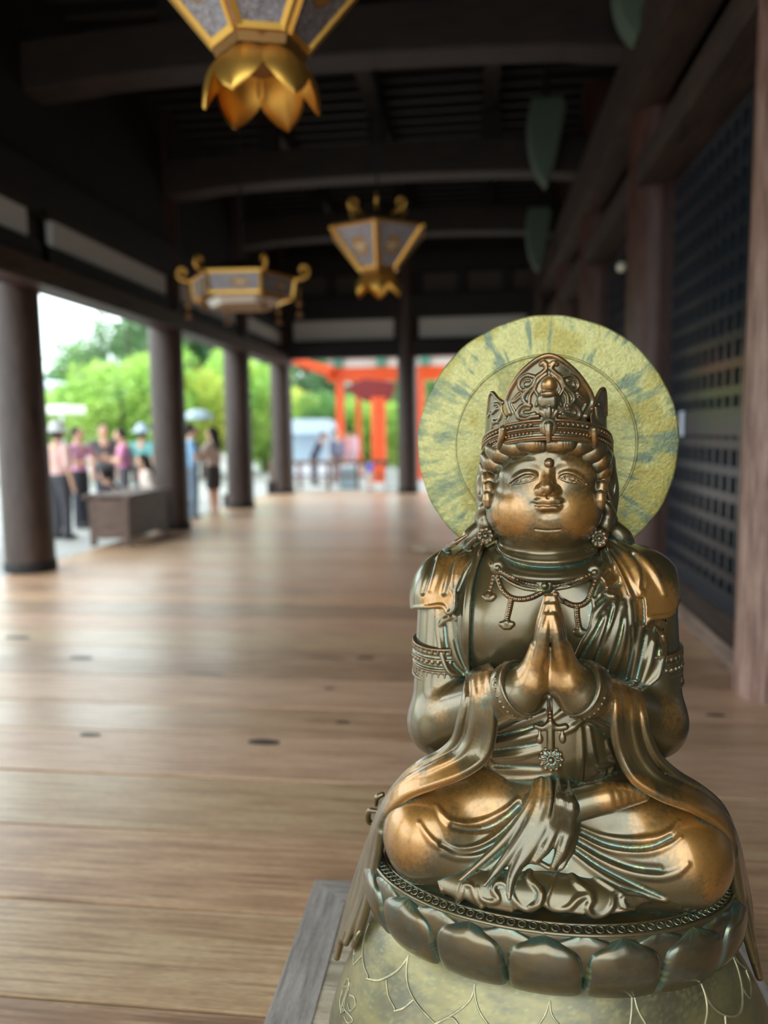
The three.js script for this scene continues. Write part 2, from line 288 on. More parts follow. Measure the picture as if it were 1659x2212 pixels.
// head
body.add(ellipsoid(L(1179, 1010, -0.012), [0.116, 0.125, 0.120]), 0.012);
body.add(ellipsoid(L(1174, 1090, 0.012), [0.110, 0.094, 0.108]), 0.03);
body.add(ellipsoid(L(1176, 1128, 0.030), [0.078, 0.056, 0.076]), 0.03);
body.add(ball(L(1113, 1100, 0.050), 0.054), 0.035); body.add(ball(L(1236, 1100, 0.050), 0.054), 0.035);
const skin = [body];
{
  const S = (x, y, lift = 0) => lay(skin, F2, [[x, y]], lift)[0], seq = [], flush = () => { seq.splice(0).forEach((f) => f()); body.cache.clear(); };
  const add = (p, k) => seq.push(() => body.add(p, k)), cut = (p, k) => seq.push(() => body.cut(p, k));
  const flip = [(pts) => pts, (pts) => pts.map((p) => [1695 - p[0], p[1] - 3])];
  for (const m of flip) {                                     // brow ridges, inner corners of the sockets
    add(tube(lay(skin, F2, m([[420, 268], [500, 222], [620, 204], [720, 222], [775, 262]]), -0.0030), [0.001, 0.0034, 0.0042, 0.0034, 0.001]), 0.010);
    cut(ellipsoid(lay(skin, F2, m([[742, 330]]), 0.0182)[0], [0.016, 0.026, 0.020]), 0.016);
  }
  flush();
  for (const m of flip) add(ellipsoid(lay(skin, F2, m([[585, 358]]), -0.0215)[0], [0.048, 0.032, 0.0240]), 0.020);
  flush();
  for (const m of flip) {                                     // upper lid as a ledge over the eye, lower lid and iris engraved
    add(tube(lay(skin, F2, m([[415, 440], [480, 385], [560, 338], [640, 324], [700, 342], [726, 374]]), -0.0030), [0.001, 0.0044, 0.0058, 0.0056, 0.0044, 0.001]), 0.006);
    cut(tube(lay(skin, F2, m([[440, 436], [500, 408], [580, 385], [660, 375], [705, 376]]), 0.0042), [0.003, 0.0055, 0.0062, 0.0055, 0.003]), 0.002);
  }
  flush();
  for (const m of flip) {
    cut(tube(lay(skin, F2, m([[420, 446], [490, 404], [566, 358], [640, 343], [700, 358], [722, 382]]), -0.0002), [0.0010, 0.0022, 0.0025, 0.0024, 0.0020, 0.0010]), 0.0012);
    cut(tube(lay(skin, F2, m([[424, 448], [540, 436], [630, 418], [716, 384]]), 0), 0.0017), 0.0012);
    cut(tube(lay(skin, F2, m([[528, 372], [536, 402], [575, 420], [625, 408], [650, 380], [646, 352]]), 0.0003), 0.0013), 0.0010);
  }
  // nose
  add(tube([S(850, 285, -0.0062), S(848, 360, -0.0018), S(845, 430, 0.0035), S(842, 486, 0.0080)], [0.0060, 0.0072, 0.0094, 0.0128]), 0.012);
  add(ball(S(772, 522, -0.0020), 0.0108), 0.006); add(ball(S(918, 522, -0.0020), 0.0108), 0.006);
  add(ellipsoid(S(845, 532, 0.001), [0.014, 0.008, 0.012]), 0.006);
  add(ball(S(860, 210, 0.000), 0.0088), 0.0015);
  flush();
  cut(ball(S(800, 556, 0.001), 0.0032), 0.003); cut(ball(S(890, 556, 0.001), 0.0032), 0.003);
  cut(tube([S(847, 586, 0.0030), S(849, 606, 0.0030)], 0.0036), 0.004);
  // mouth
  add(tube(lay(skin, F2, [[680, 652], [735, 640], [800, 626], [850, 636], [905, 624], [970, 636], [1028, 648]], -0.0024), [0.001, 0.0055, 0.0078, 0.0074, 0.0078, 0.0055, 0.001]), 0.006);
  add(tube(lay(skin, F2, [[722, 706], [790, 720], [860, 725], [930, 718], [988, 702]], -0.0028), [0.002, 0.0076, 0.0088, 0.0076, 0.002]), 0.005);
  flush();
  cut(tube(lay(skin, F2, [[668, 656], [740, 678], [800, 677], [850, 684], [910, 677], [970, 678], [1036, 654]], 0.0004), [0.0014, 0.0024, 0.0020, 0.0022, 0.0020, 0.0024, 0.0014]), 0.002);
  cut(ball(S(668, 668, 0.0048), 0.0056), 0.005); cut(ball(S(1036, 664, 0.0048), 0.0056), 0.005);
  cut(ellipsoid(S(866, 782, 0.0072), [0.018, 0.007, 0.010]), 0.010);
  cut(tube(lay(skin, F2, [[705, 950], [780, 960], [860, 964], [985, 956]], 0), 0.0014), 0.003);
  flush();
}
allFields.push(body);
// ===== drapery
// a layer of cloth: the body's surface raised by `off`, cut to an outline traced on it
function layer(base, off, F, outline, zmin = -0.3, k = 0.004) {
  const pts = outline.map((p) => F(p)), pg = poly2(pts); let x0 = 9e9, x1 = -9e9, y0 = 9e9, y1 = -9e9; for (const [x, y] of pts) { x0 = Math.min(x0, x); x1 = Math.max(x1, x); y0 = Math.min(y0, y); y1 = Math.max(y1, y); }
  const a = L(x0, y0, 0), b = L(x1, y1, 0), c = [(a[0] + b[0]) / 2, (a[1] + b[1]) / 2, 0];
  return prim((x, y, z) => { const d = base.at(x, y, z) - off; if (d > 0.03) return d; const [u, v, w] = PX(x, y, z); let m = smax(d, pg(u, v) * w / FPX * 0.9, k); m = Math.max(m, -d - off * 1.9 - 0.004); return Math.max(m, zmin - z); }, c, Math.hypot(a[0] - b[0], a[1] - b[1]) / 2 + 0.13);
}
const folds = (f, base, F, list) => { const made = list.map(([pts, r, k = 7, sink = 0.3]) => { const q = lay(base, F, pts, -r * 0.001 * sink), n = q.length; return [tube(q, q.map((_, i) => r * 0.001 * (0.12 + 0.88 * Math.pow(Math.sin(Math.PI * (i + 0.32) / (n - 0.36)), 0.8)))), k * 0.001]; }); for (const [t, k] of made) f.add(t, k); f.cache.clear(); };
const grooves = (f, base, F, list) => { const made = list.map(([pts, r, k = 4]) => [tube(lay(base, F, pts, 0.0003), r * 0.001), k * 0.001]); for (const [t, k] of made) f.cut(t, k); f.cache.clear(); };

// --- shawl over the arm on the viewer's left
const shawlL = new Field(0.0026);
shawlL.add(layer(torso, 0.008, F3, [[905, 250], [800, 500], [745, 750], [720, 1000], [712, 1400], [716, 1760], [640, 1785], [500, 1785], [400, 1560], [345, 1250], [325, 980], [400, 600], [700, 150]]), 0);
shawlL.add(layer(torso, 0.017, F3, [[780, 60], [880, 240], [760, 420], [640, 600], [560, 760], [545, 980], [500, 1075], [455, 1040], [430, 975], [300, 985], [40, 1000], [-60, 900], [60, 400], [300, 100], [600, -60]]), 0.003);
folds(shawlL, [shawlL], F3, [
  [[[700, 130], [560, 225], [440, 320], [370, 450], [325, 600], [270, 770]], 7, 9], [[[790, 170], [680, 310], [600, 460], [560, 600], [545, 760]], 9, 10],
  [[[850, 280], [790, 460], [735, 650], [700, 850], [680, 1050], [672, 1300], [680, 1550], [700, 1720]], 7, 10], [[[70, 975], [250, 968], [410, 962], [470, 1040], [530, 1000], [548, 860], [545, 740]], 5, 5],
  [[[335, 1010], [348, 1250], [400, 1540], [480, 1720], [600, 1765]], 6, 6], [[[520, 1080], [440, 1120], [380, 1170]], 5, 6], [[[480, 1180], [500, 1350], [570, 1560], [680, 1720]], 5, 8], [[[600, 1080], [600, 1300], [640, 1520], [700, 1700]], 4, 8]]);
grooves(shawlL, [shawlL], F3, [[[[640, 330], [520, 440], [470, 600], [420, 800]], 4, 8], [[[830, 250], [720, 470], [650, 640], [590, 780]], 4, 6], [[[430, 1200], [460, 1450], [540, 1640], [640, 1740]], 3, 5], [[[560, 1150], [565, 1350], [620, 1560], [690, 1720]], 3, 5], [[[300, 420], [240, 600], [180, 800]], 4, 9]]);

// --- shawl and sash on the viewer's right
const shawlR = new Field(0.0026);
shawlR.add(layer(torso, 0.008, F4, [[585, 320], [600, 560], [470, 840], [490, 1000], [475, 1200], [270, 1600], [330, 1690], [430, 1760], [600, 1840], [900, 1960], [1190, 1950], [1290, 1850], [1350, 1600], [1350, 1380], [1250, 1230], [1100, 700], [800, 250], [660, 270]], 0), 0);
shawlR.add(layer(torso, 0.017, F4, [[650, 280], [780, 470], [860, 660], [930, 850], [1010, 900], [1100, 830], [1125, 1000], [1130, 1225], [1175, 1170], [1400, 1130], [1490, 1080], [1560, 900], [1500, 500], [1100, 50], [700, 60]]), 0.003);
folds(shawlR, [shawlR], F4, [
  [[[760, 190], [960, 320], [1140, 480], [1270, 660], [1350, 840]], 7, 10], [[[690, 220], [880, 370], [1010, 540], [1070, 700], [1065, 860]], 9, 10], [[[660, 300], [770, 460], [840, 640], [905, 830], [945, 1050], [950, 1300], [920, 1550], [880, 1840]], 8, 8],
  [[[1470, 1070], [1390, 1108], [1190, 1140], [1145, 1205]], 5, 5], [[[1140, 1210], [1250, 1250], [1335, 1350], [1345, 1600], [1285, 1830], [1180, 1925]], 6, 6],
  [[[770, 900], [690, 1170], [570, 1420], [440, 1690]], 7, 8], [[[860, 950], [800, 1230], [700, 1520], [600, 1770]], 7, 8], [[[640, 1060], [500, 1260], [390, 1420], [300, 1590]], 6, 8], [[[800, 860], [640, 960], [540, 1080], [485, 1200]], 6, 7],
  [[[740, 520], [630, 610], [540, 740]], 5, 6], [[[800, 650], [690, 760], [590, 850]], 5, 6], [[[1080, 1250], [1020, 1540], [960, 1840]], 7, 8], [[[1230, 1430], [1170, 1680], [1090, 1890]], 7, 8], [[[870, 1000], [880, 1300], [820, 1600], [740, 1800]], 4, 8]]);
grooves(shawlR, [shawlR], F4, [[[[720, 320], [850, 520], [950, 720], [1030, 880]], 4, 6], [[[980, 380], [1090, 540], [1110, 760]], 4, 7], [[[620, 1130], [500, 1370], [360, 1620]], 3, 5], [[[740, 1000], [650, 1330], [520, 1700]], 3, 5], [[[870, 1150], [800, 1450], [680, 1760]], 3, 5], [[[980, 1250], [970, 1550], [900, 1850]], 3, 5], [[[1130, 1350], [1080, 1600], [1030, 1850]], 3, 6], [[[700, 560], [600, 680], [520, 860]], 3, 5], [[[820, 720], [700, 840], [560, 960]], 3, 4]]);

// --- cloth round the waist
const waist = new Field(0.0026);
waist.add(layer(torso, 0.012, F0, [[1188, 1480], [1100, 1530], [1055, 1590], [1050, 1650], [1020, 1680], [1100, 1720], [1280, 1720], [1380, 1700], [1340, 1620], [1310, 1560]], 0.02), 0);
folds(waist, [waist], F5, [[[[960, 930], [1200, 850], [1540, 720]], 5, 8], [[[970, 1060], [1250, 1010], [1460, 960]], 6, 7], [[[960, 1230], [1250, 1200], [1480, 1150]], 6, 7], [[[800, 1390], [1000, 1440], [1200, 1465], [1420, 1455], [1600, 1420]], 6, 6]]);
folds(waist, [waist], F6, [[[[90, 780], [200, 700], [300, 650]], 6, 6], [[[180, 950], [310, 880], [410, 800]], 6, 6], [[[385, 900], [395, 1200], [385, 1470]], 6, 6], [[[480, 890], [520, 1150], [560, 1310]], 5, 6], [[[385, 1480], [520, 1490], [610, 1440], [650, 1370], [570, 1320], [650, 1310], [740, 1310], [720, 1400], [800, 1460], [980, 1470]], 5, 5], [[[680, 1040], [720, 1180], [850, 1360]], 5, 7]]);
grooves(waist, [waist], F5, [[[[960, 1000], [1250, 930], [1500, 850]], 3, 6], [[[960, 1150], [1250, 1110], [1470, 1070]], 3, 6], [[[960, 1320], [1250, 1330], [1480, 1340]], 3, 8]]);

// --- crossed legs under the skirt
const skirt = new Field(0.0030);
skirt.add(ellipsoid(L(1190, 1700, 0.0), [0.27, 0.10, 0.17]), 0);
skirt.add(capsule(L(1060, 1725, 0.05), L(935, 1790, 0.115), 0.088, 0.098), 0.04);
skirt.add(capsule(L(935, 1808, 0.105), L(1115, 1880, 0.150), 0.094, 0.060), 0.04);
skirt.add(capsule(L(1310, 1735, 0.05), L(1462, 1836, 0.115), 0.088, 0.096), 0.04);
skirt.add(capsule(L(1460, 1850, 0.105), L(1275, 1900, 0.150), 0.094, 0.060), 0.04);
skirt.add(ellipsoid(L(1190, 1850, 0.13), [0.13, 0.085, 0.075]), 0.05);
skirt.add(tube([L(1235, 1742, 0.185), L(1310, 1722, 0.185), L(1385, 1712, 0.170)], [0.030, 0.030, 0.018], 10), 0.010);
const apron = new Field(0.0027);
{
  const hem = [[845, 900], [880, 990], [1000, 1050], [1050, 1045], [1130, 1090], [1170, 1105], [1250, 1100], [1400, 1130], [1480, 1120], [1560, 1130], [1640, 1080]].map(F7)
    .concat([[0, 1060], [60, 1060], [130, 1080], [220, 1100], [330, 1110], [410, 1130], [520, 1110], [560, 1095], [700, 1080], [800, 1010], [760, 950], [560, 850], [280, 560], [140, 300], [-60, 200]].map(F8), [[1080, 1810]]);
  const pg = poly2(hem), c = L(1180, 1930, 0.2), wedge = ellipsoid(L(1178, 1905, 0.13), [0.27, 0.080, 0.125], [-8, 0, 0]);
  apron.add(prim((x, y, z) => { const d = wedge.d(x, y, z); if (d > 0.03) return d; const [u, v, w] = PX(x, y, z); return Math.max(smax(d, pg(u, v) * w / FPX * 0.9, 0.006), 0.02 - z); }, wedge.cx !== undefined ? [wedge.cx, wedge.cy, wedge.cz] : c, 0.28), 0);
}
const SK = [skirt];
folds(skirt, SK, F7, [
  [[[840, 350], [885, 415], [930, 460], [1010, 490], [1120, 485], [1250, 440], [1380, 370], [1450, 300]], 7, 8], [[[715, 480], [765, 560], [820, 620], [930, 670], [1060, 680], [1200, 640], [1340, 540], [1450, 420], [1530, 280]], 7, 8], [[[880, 700], [1000, 730], [1150, 720], [1300, 640]], 5, 8],
  [[[1050, 900], [1200, 830], [1350, 710], [1480, 540], [1560, 380], [1590, 200]], 6, 10]]);
folds(skirt, SK, F8, [
  [[[300, 490], [480, 555], [640, 580], [800, 575], [900, 555], [975, 510], [1015, 450]], 6, 7], [[[300, 560], [480, 640], [650, 670], [820, 665], [950, 620], [1030, 560]], 5, 7], [[[290, 620], [450, 720], [600, 790], [750, 830], [900, 840], [1010, 810], [1080, 750]], 7, 8], [[[270, 690], [400, 790], [560, 890], [760, 970], [920, 1010]], 5, 10]]);
grooves(skirt, SK, F7, [[[[960, 500], [1080, 525], [1220, 510], [1360, 430], [1450, 350]], 4, 8], [[[880, 640], [1000, 690], [1150, 680], [1320, 590], [1460, 450]], 4, 7]]);
grooves(skirt, SK, F8, [[[[320, 525], [480, 600], [650, 635], [820, 625], [960, 560]], 3, 6], [[[300, 590], [480, 690], [700, 770], [880, 790]], 4, 8], [[[280, 655], [430, 760], [620, 860], [900, 990]], 3, 6]]);
// gathered panel falling between the legs
const panel = new Field(0.0024), PB = [skirt, apron, waist];
folds(panel, PB, F7, [
  [[[1570, 160], [1545, 300], [1450, 470], [1330, 620], [1180, 760], [1020, 900]], 10, 9, -0.1], [[[1600, 155], [1585, 330], [1510, 520], [1400, 690], [1280, 840], [1200, 940]], 11, 9, -0.1], [[[1640, 150], [1630, 330], [1570, 540], [1480, 710], [1400, 860], [1380, 1000]], 11, 9, -0.1]]);
folds(panel, PB, F8, [
  [[[30, 140], [20, 300], [-20, 480], [-90, 680], [-180, 860], [-200, 1000]], 11, 9, -0.2], [[[90, 140], [95, 300], [50, 470], [-20, 620], [-90, 740]], 12, 9, -0.3], [[[150, 150], [165, 300], [130, 480], [60, 640], [-10, 730]], 13, 9, -0.4], [[[230, 170], [245, 330], [225, 500], [180, 650], [120, 770]], 15, 9, -0.5], [[[280, 180], [292, 340], [280, 500], [240, 660], [180, 780]], 8, 7, -0.4],
  [[[-70, 740], [20, 745], [90, 780], [150, 790], [200, 750]], 6, 6, -0.2]]);
// curled hem lying on the lotus
folds(apron, [apron], F7, [
  [[[850, 905], [880, 980], [950, 1030], [1010, 1045], [1030, 990], [1045, 940], [1100, 945], [1130, 1030], [1170, 1100]], 6, 5], [[[1060, 1060], [1180, 1100]], 5, 5], [[[1150, 960], [1180, 1040], [1260, 1065], [1300, 1040], [1265, 970], [1290, 925], [1350, 930], [1400, 1020], [1430, 1110]], 6, 5], [[[1230, 1095], [1400, 1128]], 5, 5], [[[1400, 900], [1420, 1040], [1500, 1115], [1590, 1090], [1620, 990], [1540, 900], [1530, 840], [1580, 780], [1640, 770]], 7, 5]]);
folds(apron, [apron], F8, [
  [[[150, 800], [100, 920], [65, 1040], [110, 1075], [220, 1070], [300, 1000], [360, 985], [380, 1020], [365, 1070], [400, 1120], [480, 1115], [540, 1050], [555, 970], [620, 960]], 6, 5], [[[230, 1090], [330, 1105]], 4, 4], [[[230, 760], [280, 880], [380, 960], [400, 1010]], 6, 8], [[[540, 1100], [640, 1080], [760, 1085], [800, 1010], [700, 990], [620, 1000], [640, 1060], [700, 1075]], 6, 5], [[[250, 700], [430, 850], [620, 970]], 6, 8], [[[-10, 900], [30, 960], [10, 1040], [-40, 1060]], 6, 6]]);

// --- scarf falling from each forearm over the lap and down beside the lotus
const scarfL = new Field(0.0028), scarfR = new Field(0.0028);
const strand = (f, pts, r, k = 0.010) => f.add(tube(pts.map((p) => L(...p)), pts.map((_, i) => r * (i === 0 ? 0.6 : i === pts.length - 1 ? 0.7 : 1)), pts.length * 4), k);
const SL = [
  [[1056, 1440, 0.10], [1064, 1462, 0.160], [1066, 1490, 0.182], [1064, 1530, 0.186], [1060, 1590, 0.180], [1046, 1634, 0.180], [1008, 1664, 0.184], [945, 1690, 0.178], [880, 1716, 0.158], [836, 1760, 0.128], [816, 1810, 0.103], [806, 1870, 0.085], [790, 1930, 0.075], [768, 1990, 0.07], [748, 2036, 0.07]],
  [[1040, 1444, 0.09], [1046, 1466, 0.150], [1048, 1494, 0.171], [1046, 1540, 0.176], [1040, 1594, 0.168], [1022, 1636, 0.170], [978, 1666, 0.172], [916, 1690, 0.160], [862, 1722, 0.135], [828, 1770, 0.105], [808, 1825, 0.08], [795, 1890, 0.065], [776, 1955, 0.055], [756, 2010, 0.055]],
  [[1026, 1450, 0.08], [1030, 1472, 0.140], [1031, 1500, 0.163], [1026, 1550, 0.168], [1014, 1600, 0.162], [990, 1632, 0.162], [942, 1658, 0.160], [884, 1688, 0.142], [840, 1730, 0.11], [815, 1780, 0.08], [797, 1845, 0.055], [780, 1915, 0.045], [760, 1980, 0.04], [742, 2030, 0.04]],
  [[1012, 1458, 0.07], [1012, 1480, 0.130], [1008, 1508, 0.153], [998, 1552, 0.158], [984, 1598, 0.146], [956, 1626, 0.140], [908, 1652, 0.128], [866, 1690, 0.10], [831, 1742, 0.07], [806, 1802, 0.045], [782, 1870, 0.03], [760, 1940, 0.025], [742, 2010, 0.025], [728, 2068, 0.025]]];
const SR = [
  [[1324, 1464, 0.10], [1326, 1488, 0.160], [1329, 1520, 0.182], [1330, 1565, 0.186], [1340, 1622, 0.180], [1370, 1680, 0.188], [1430, 1718, 0.186], [1500, 1745, 0.168], [1552, 1780, 0.133], [1576, 1830, 0.103], [1586, 1880, 0.083], [1594, 1930, 0.07]],
  [[1338, 1468, 0.09], [1342, 1492, 0.148], [1345, 1530, 0.170], [1348, 1584, 0.174], [1362, 1636, 0.170], [1396, 1684, 0.172], [1450, 1714, 0.170], [1514, 1742, 0.148], [1560, 1780, 0.115], [1582, 1832, 0.085], [1592, 1890, 0.065], [1604, 1960, 0.05], [1618, 2030, 0.045]],
  [[1354, 1474, 0.08], [1358, 1498, 0.138], [1363, 1536, 0.162], [1370, 1592, 0.166], [1388, 1640, 0.162], [1422, 1680, 0.160], [1470, 1706, 0.148], [1525, 1734, 0.126], [1567, 1776, 0.095], [1588, 1830, 0.065], [1598, 1900, 0.045], [1610, 1980, 0.04], [1624, 2050, 0.035], [1640, 2110, 0.035]],
  [[1370, 1482, 0.07], [1376, 1506, 0.128], [1386, 1540, 0.150], [1396, 1584, 0.153], [1418, 1634, 0.144], [1458, 1672, 0.128], [1508, 1703, 0.110], [1553, 1742, 0.08], [1580, 1800, 0.05], [1600, 1880, 0.03], [1614, 1950, 0.02], [1622, 2010, 0.02]]];
scarfL.add(tube([L(826, 1716, 0.02), L(815, 1722, 0.02), L(812, 1740, 0.01)], [0.006, 0.007, 0.004], 8), 0.004); scarfL.add(tube([L(815, 1752, 0.01), L(798, 1752, 0.0), L(797, 1775, -0.01), L(808, 1780, -0.01)], [0.005, 0.007, 0.007, 0.005], 10), 0.004);
strand(scarfL, [[824, 1800, 0.125], [816, 1850, 0.112], [806, 1905, 0.10], [794, 1955, 0.095], [778, 2005, 0.09], [764, 2044, 0.09]], 0.0095, 0.012); strand(scarfR, [[1582, 1850, 0.11], [1590, 1905, 0.09], [1602, 1965, 0.075], [1614, 2020, 0.07], [1630, 2075, 0.065]], 0.0095, 0.012);
for (const [f, S] of [[scarfL, SL], [scarfR, SR]]) { S.forEach((p, i) => strand(f, p, [0.0115, 0.0105, 0.0115, 0.0105][i], 0.016)); for (const i of [0, 2, 3]) f.add(tube(S[i].slice(1).map(([x, y, z]) => L(x, y, z + 0.0085)), S[i].slice(1).map((_, k) => 0.0048 * (k === 0 ? 0.4 : 1)), 50), 0.004); }

allFields.push(shawlL, shawlR, waist, skirt, apron, panel, scarfL, scarfR);
// ===== hair, ears, crown, jewellery, halo, lotus, pedestal
function paint(geo, colorFn, cavAt = () => 0) {
  geo.computeVertexNormals(); const p = geo.attributes.position, n = geo.attributes.normal, C = new Float32Array(p.count * 3), rgb = [0, 0, 0];
  for (let i = 0; i < p.count; i++) { colorFn(p.getX(i), p.getY(i), p.getZ(i), n.getX(i), n.getY(i), n.getZ(i), cavAt(p.getX(i), p.getY(i), p.getZ(i), i), rgb); C.set(rgb, i * 3); }
  geo.setAttribute('color', new THREE.BufferAttribute(C, 3)); return geo;
}
const FT = frame(1000, 880, 0.19892);
// --- hair: a twisted braid of plump locks over the brow and down past the ears
const hairMass = new Field(0.0036), locks = [];
{
  hairMass.add(ellipsoid(L(1181, 985, -0.035), [0.132, 0.120, 0.110]), 0);
  for (const s of [-1, 1]) { const X = (x) => s < 0 ? x : 2362 - x; hairMass.add(tube([L(X(1056), 1000, -0.02), L(X(1048), 1060, -0.03), L(X(1056), 1110, -0.02), L(X(1066), 1150, -0.01)], [0.02, 0.022, 0.024, 0.018]), 0.02); hairMass.add(tube([L(X(1040), 1140, -0.05), L(X(1020), 1160, -0.05), L(X(1010), 1180, -0.06)], [0.02, 0.022, 0.02]), 0.02); }
  const list = [[755, 392, 150, 52, 4], [565, 425, 142, 56, 12], [410, 492, 128, 58, 28], [330, 585, 105, 58, 40], [288, 690, 92, 54, 55], [292, 800, 82, 44, 68], [288, 900, 84, 34, 78], [272, 1000, 84, 28, 86],
    [1052, 390, 142, 52, -4], [1252, 405, 136, 56, -12], [1408, 478, 112, 58, -32], [1478, 575, 96, 56, -46], [1508, 680, 88, 48, -62], [1506, 790, 84, 40, -74], [1500, 895, 84, 34, -84], [1490, 1000, 84, 30, -88]];
  for (const [x, y, a, b, ang] of list) {
    const [px, py] = FT([x, y]), c = hit([body], px, py, 0.05), s = 0.000192, t = ang * Math.PI / 180; c[2] += 0.006;
    const side = Math.max(0, Math.abs(x - 900) / 650 - 0.45), yaw = Math.sign(x - 900) * side * 80;
    const f = new Field(0.0019), dir = [Math.cos(t) * Math.cos(yaw * Math.PI / 180), -Math.sin(t), -Math.sin(yaw * Math.PI / 180) * Math.cos(t)];
    f.add(tube([-1, -0.55, 0, 0.55, 1].map((u) => [c[0] + dir[0] * u * a * s * 1.12, c[1] + dir[1] * u * a * s, c[2] + dir[2] * u * a * s]), [0.35, 0.9, 1.08, 0.9, 0.35].map((q) => q * b * s * 1.95), 12), 0);
    locks.push(f); rub(px, py, c[2] + 0.01, 0.022, 0.62);
  }
}
// --- ears with long lobes
const ears = [[1042, 1048], [1318, 1048]].map(([x, y], i) => {
  const f = new Field(0.002), c = L(x, y, -0.02), t = i ? -1 : 1;
  f.add(ellipsoid(c, [0.014, 0.036, 0.022], [0, t * 25, t * -4]), 0); f.add(capsule([c[0] + t * 0.004, c[1] - 0.02, c[2]], [c[0] + t * 0.008, c[1] - 0.075, c[2] + 0.004], 0.012, 0.016), 0.012);
  f.cut(ellipsoid([c[0] - t * 0.004, c[1] + 0.002, c[2] + 0.022], [0.008, 0.025, 0.014], [0, t * 20, 0]), 0.004); return f;
});
const ribbons = [];
for (const s of [-1, 1]) { const X = (x) => s < 0 ? x : 2358 - x, f = new Field(0.0022); f.add(tube([L(X(1034), 1122, -0.005), L(X(1044), 1100, 0.018), L(X(1060), 1080, 0.020)], [0.010, 0.011, 0.008]), 0); f.add(tube([L(X(1046), 1112, 0.008), L(X(1050), 1132, 0.012), L(X(1056), 1146, 0.01)], [0.014, 0.018, 0.012]), 0.008); ribbons.push(f); }
// --- round flower earrings
const earrings = [F2([155, 1020]), F2([1420, 1048])].map(([x, y]) => { const f = new Field(0.0015), c = L(x, y, 0.035); f.add(ellipsoid(c, [0.0175, 0.0195, 0.009]), 0); for (let k = 0; k < 9; k++) { const a = k / 9 * 2 * Math.PI; f.add(ellipsoid([c[0] + Math.cos(a) * 0.0122, c[1] + Math.sin(a) * 0.0136, c[2] + 0.006], [0.0050, 0.0052, 0.0042]), 0.001); } f.cut(prim((x2, y2, z2) => Math.abs(Math.hypot(x2 - c[0], (y2 - c[1])) - 0.0062) - 0.0009 + Math.max(0, c[2] - z2) * 3, c, 0.009), 0.001); f.add(ball([c[0], c[1], c[2] + 0.0065], 0.0048), 0.001); return f; });
// --- crown
const crownC = [L(1180, 940, 0)[0], 0, -0.006], CA = 0.1225, CB = 0.131;
function crownWall(t, F, outline, lean = 0.0) {   // thin curved plate following the head, cut to an outline
  const pts = outline.map(F), pg = poly2(pts), y0 = L(1187, 930, 0.12)[1], mid = pts.reduce((a, p) => [a[0] + p[0] / pts.length, a[1] + p[1] / pts.length], [0, 0]), c = L(mid[0], mid[1], 0.06);
  return prim((x, y, z) => { const e = 1 + (y - y0) * lean, X = (x - crownC[0]) / (CA * e), Z = (z - crownC[2]) / (CB * e), r = Math.hypot(X, Z), d = Math.abs((r - 1) * CA) - t; if (d > 0.03 || z < -0.07) return Math.max(d, -0.07 - z, 0.004); const [u, v, w] = PX(x, y, z); return Math.max(smax(d, pg(u, v) * w / FPX * 0.9, 0.003), -0.05 - z); }, c, 0.17);
}
const outlineFront = [[345, 880], [335, 800], [352, 775], [385, 800], [420, 740], [375, 660], [364, 600], [400, 500], [470, 370], [560, 250], [700, 132], [780, 90], [860, 72], [930, 90], [1010, 128], [1165, 255], [1265, 380], [1340, 500], [1372, 600], [1350, 690], [1290, 770], [1275, 880]];
const outlineSideL = [[130, 1060], [150, 760], [185, 560], [205, 490], [250, 495], [300, 565], [358, 600], [340, 700], [390, 790], [345, 900], [240, 960]];
const outlineSideR = [[1330, 900], [1320, 780], [1345, 690], [1375, 570], [1430, 465], [1475, 445], [1500, 520], [1510, 760], [1520, 1060], [1420, 960]];
const plaques = [['front_plaque', outlineFront], ['side_plaque', outlineSideL], ['side_plaque', outlineSideR]].map(([name, o]) => { const f = new Field(0.0014); f.name = name; f.add(crownWall(0.0035, F1, o, 0.05), 0); return f; });
const relief = (f, list, r = 3.4, k = 2.5) => { const made = list.map(([pts, q = r]) => tube(lay([f], F1, pts, 0), q * 0.001)); for (const t of made) f.add(t, k * 0.001); f.cache.clear(); };
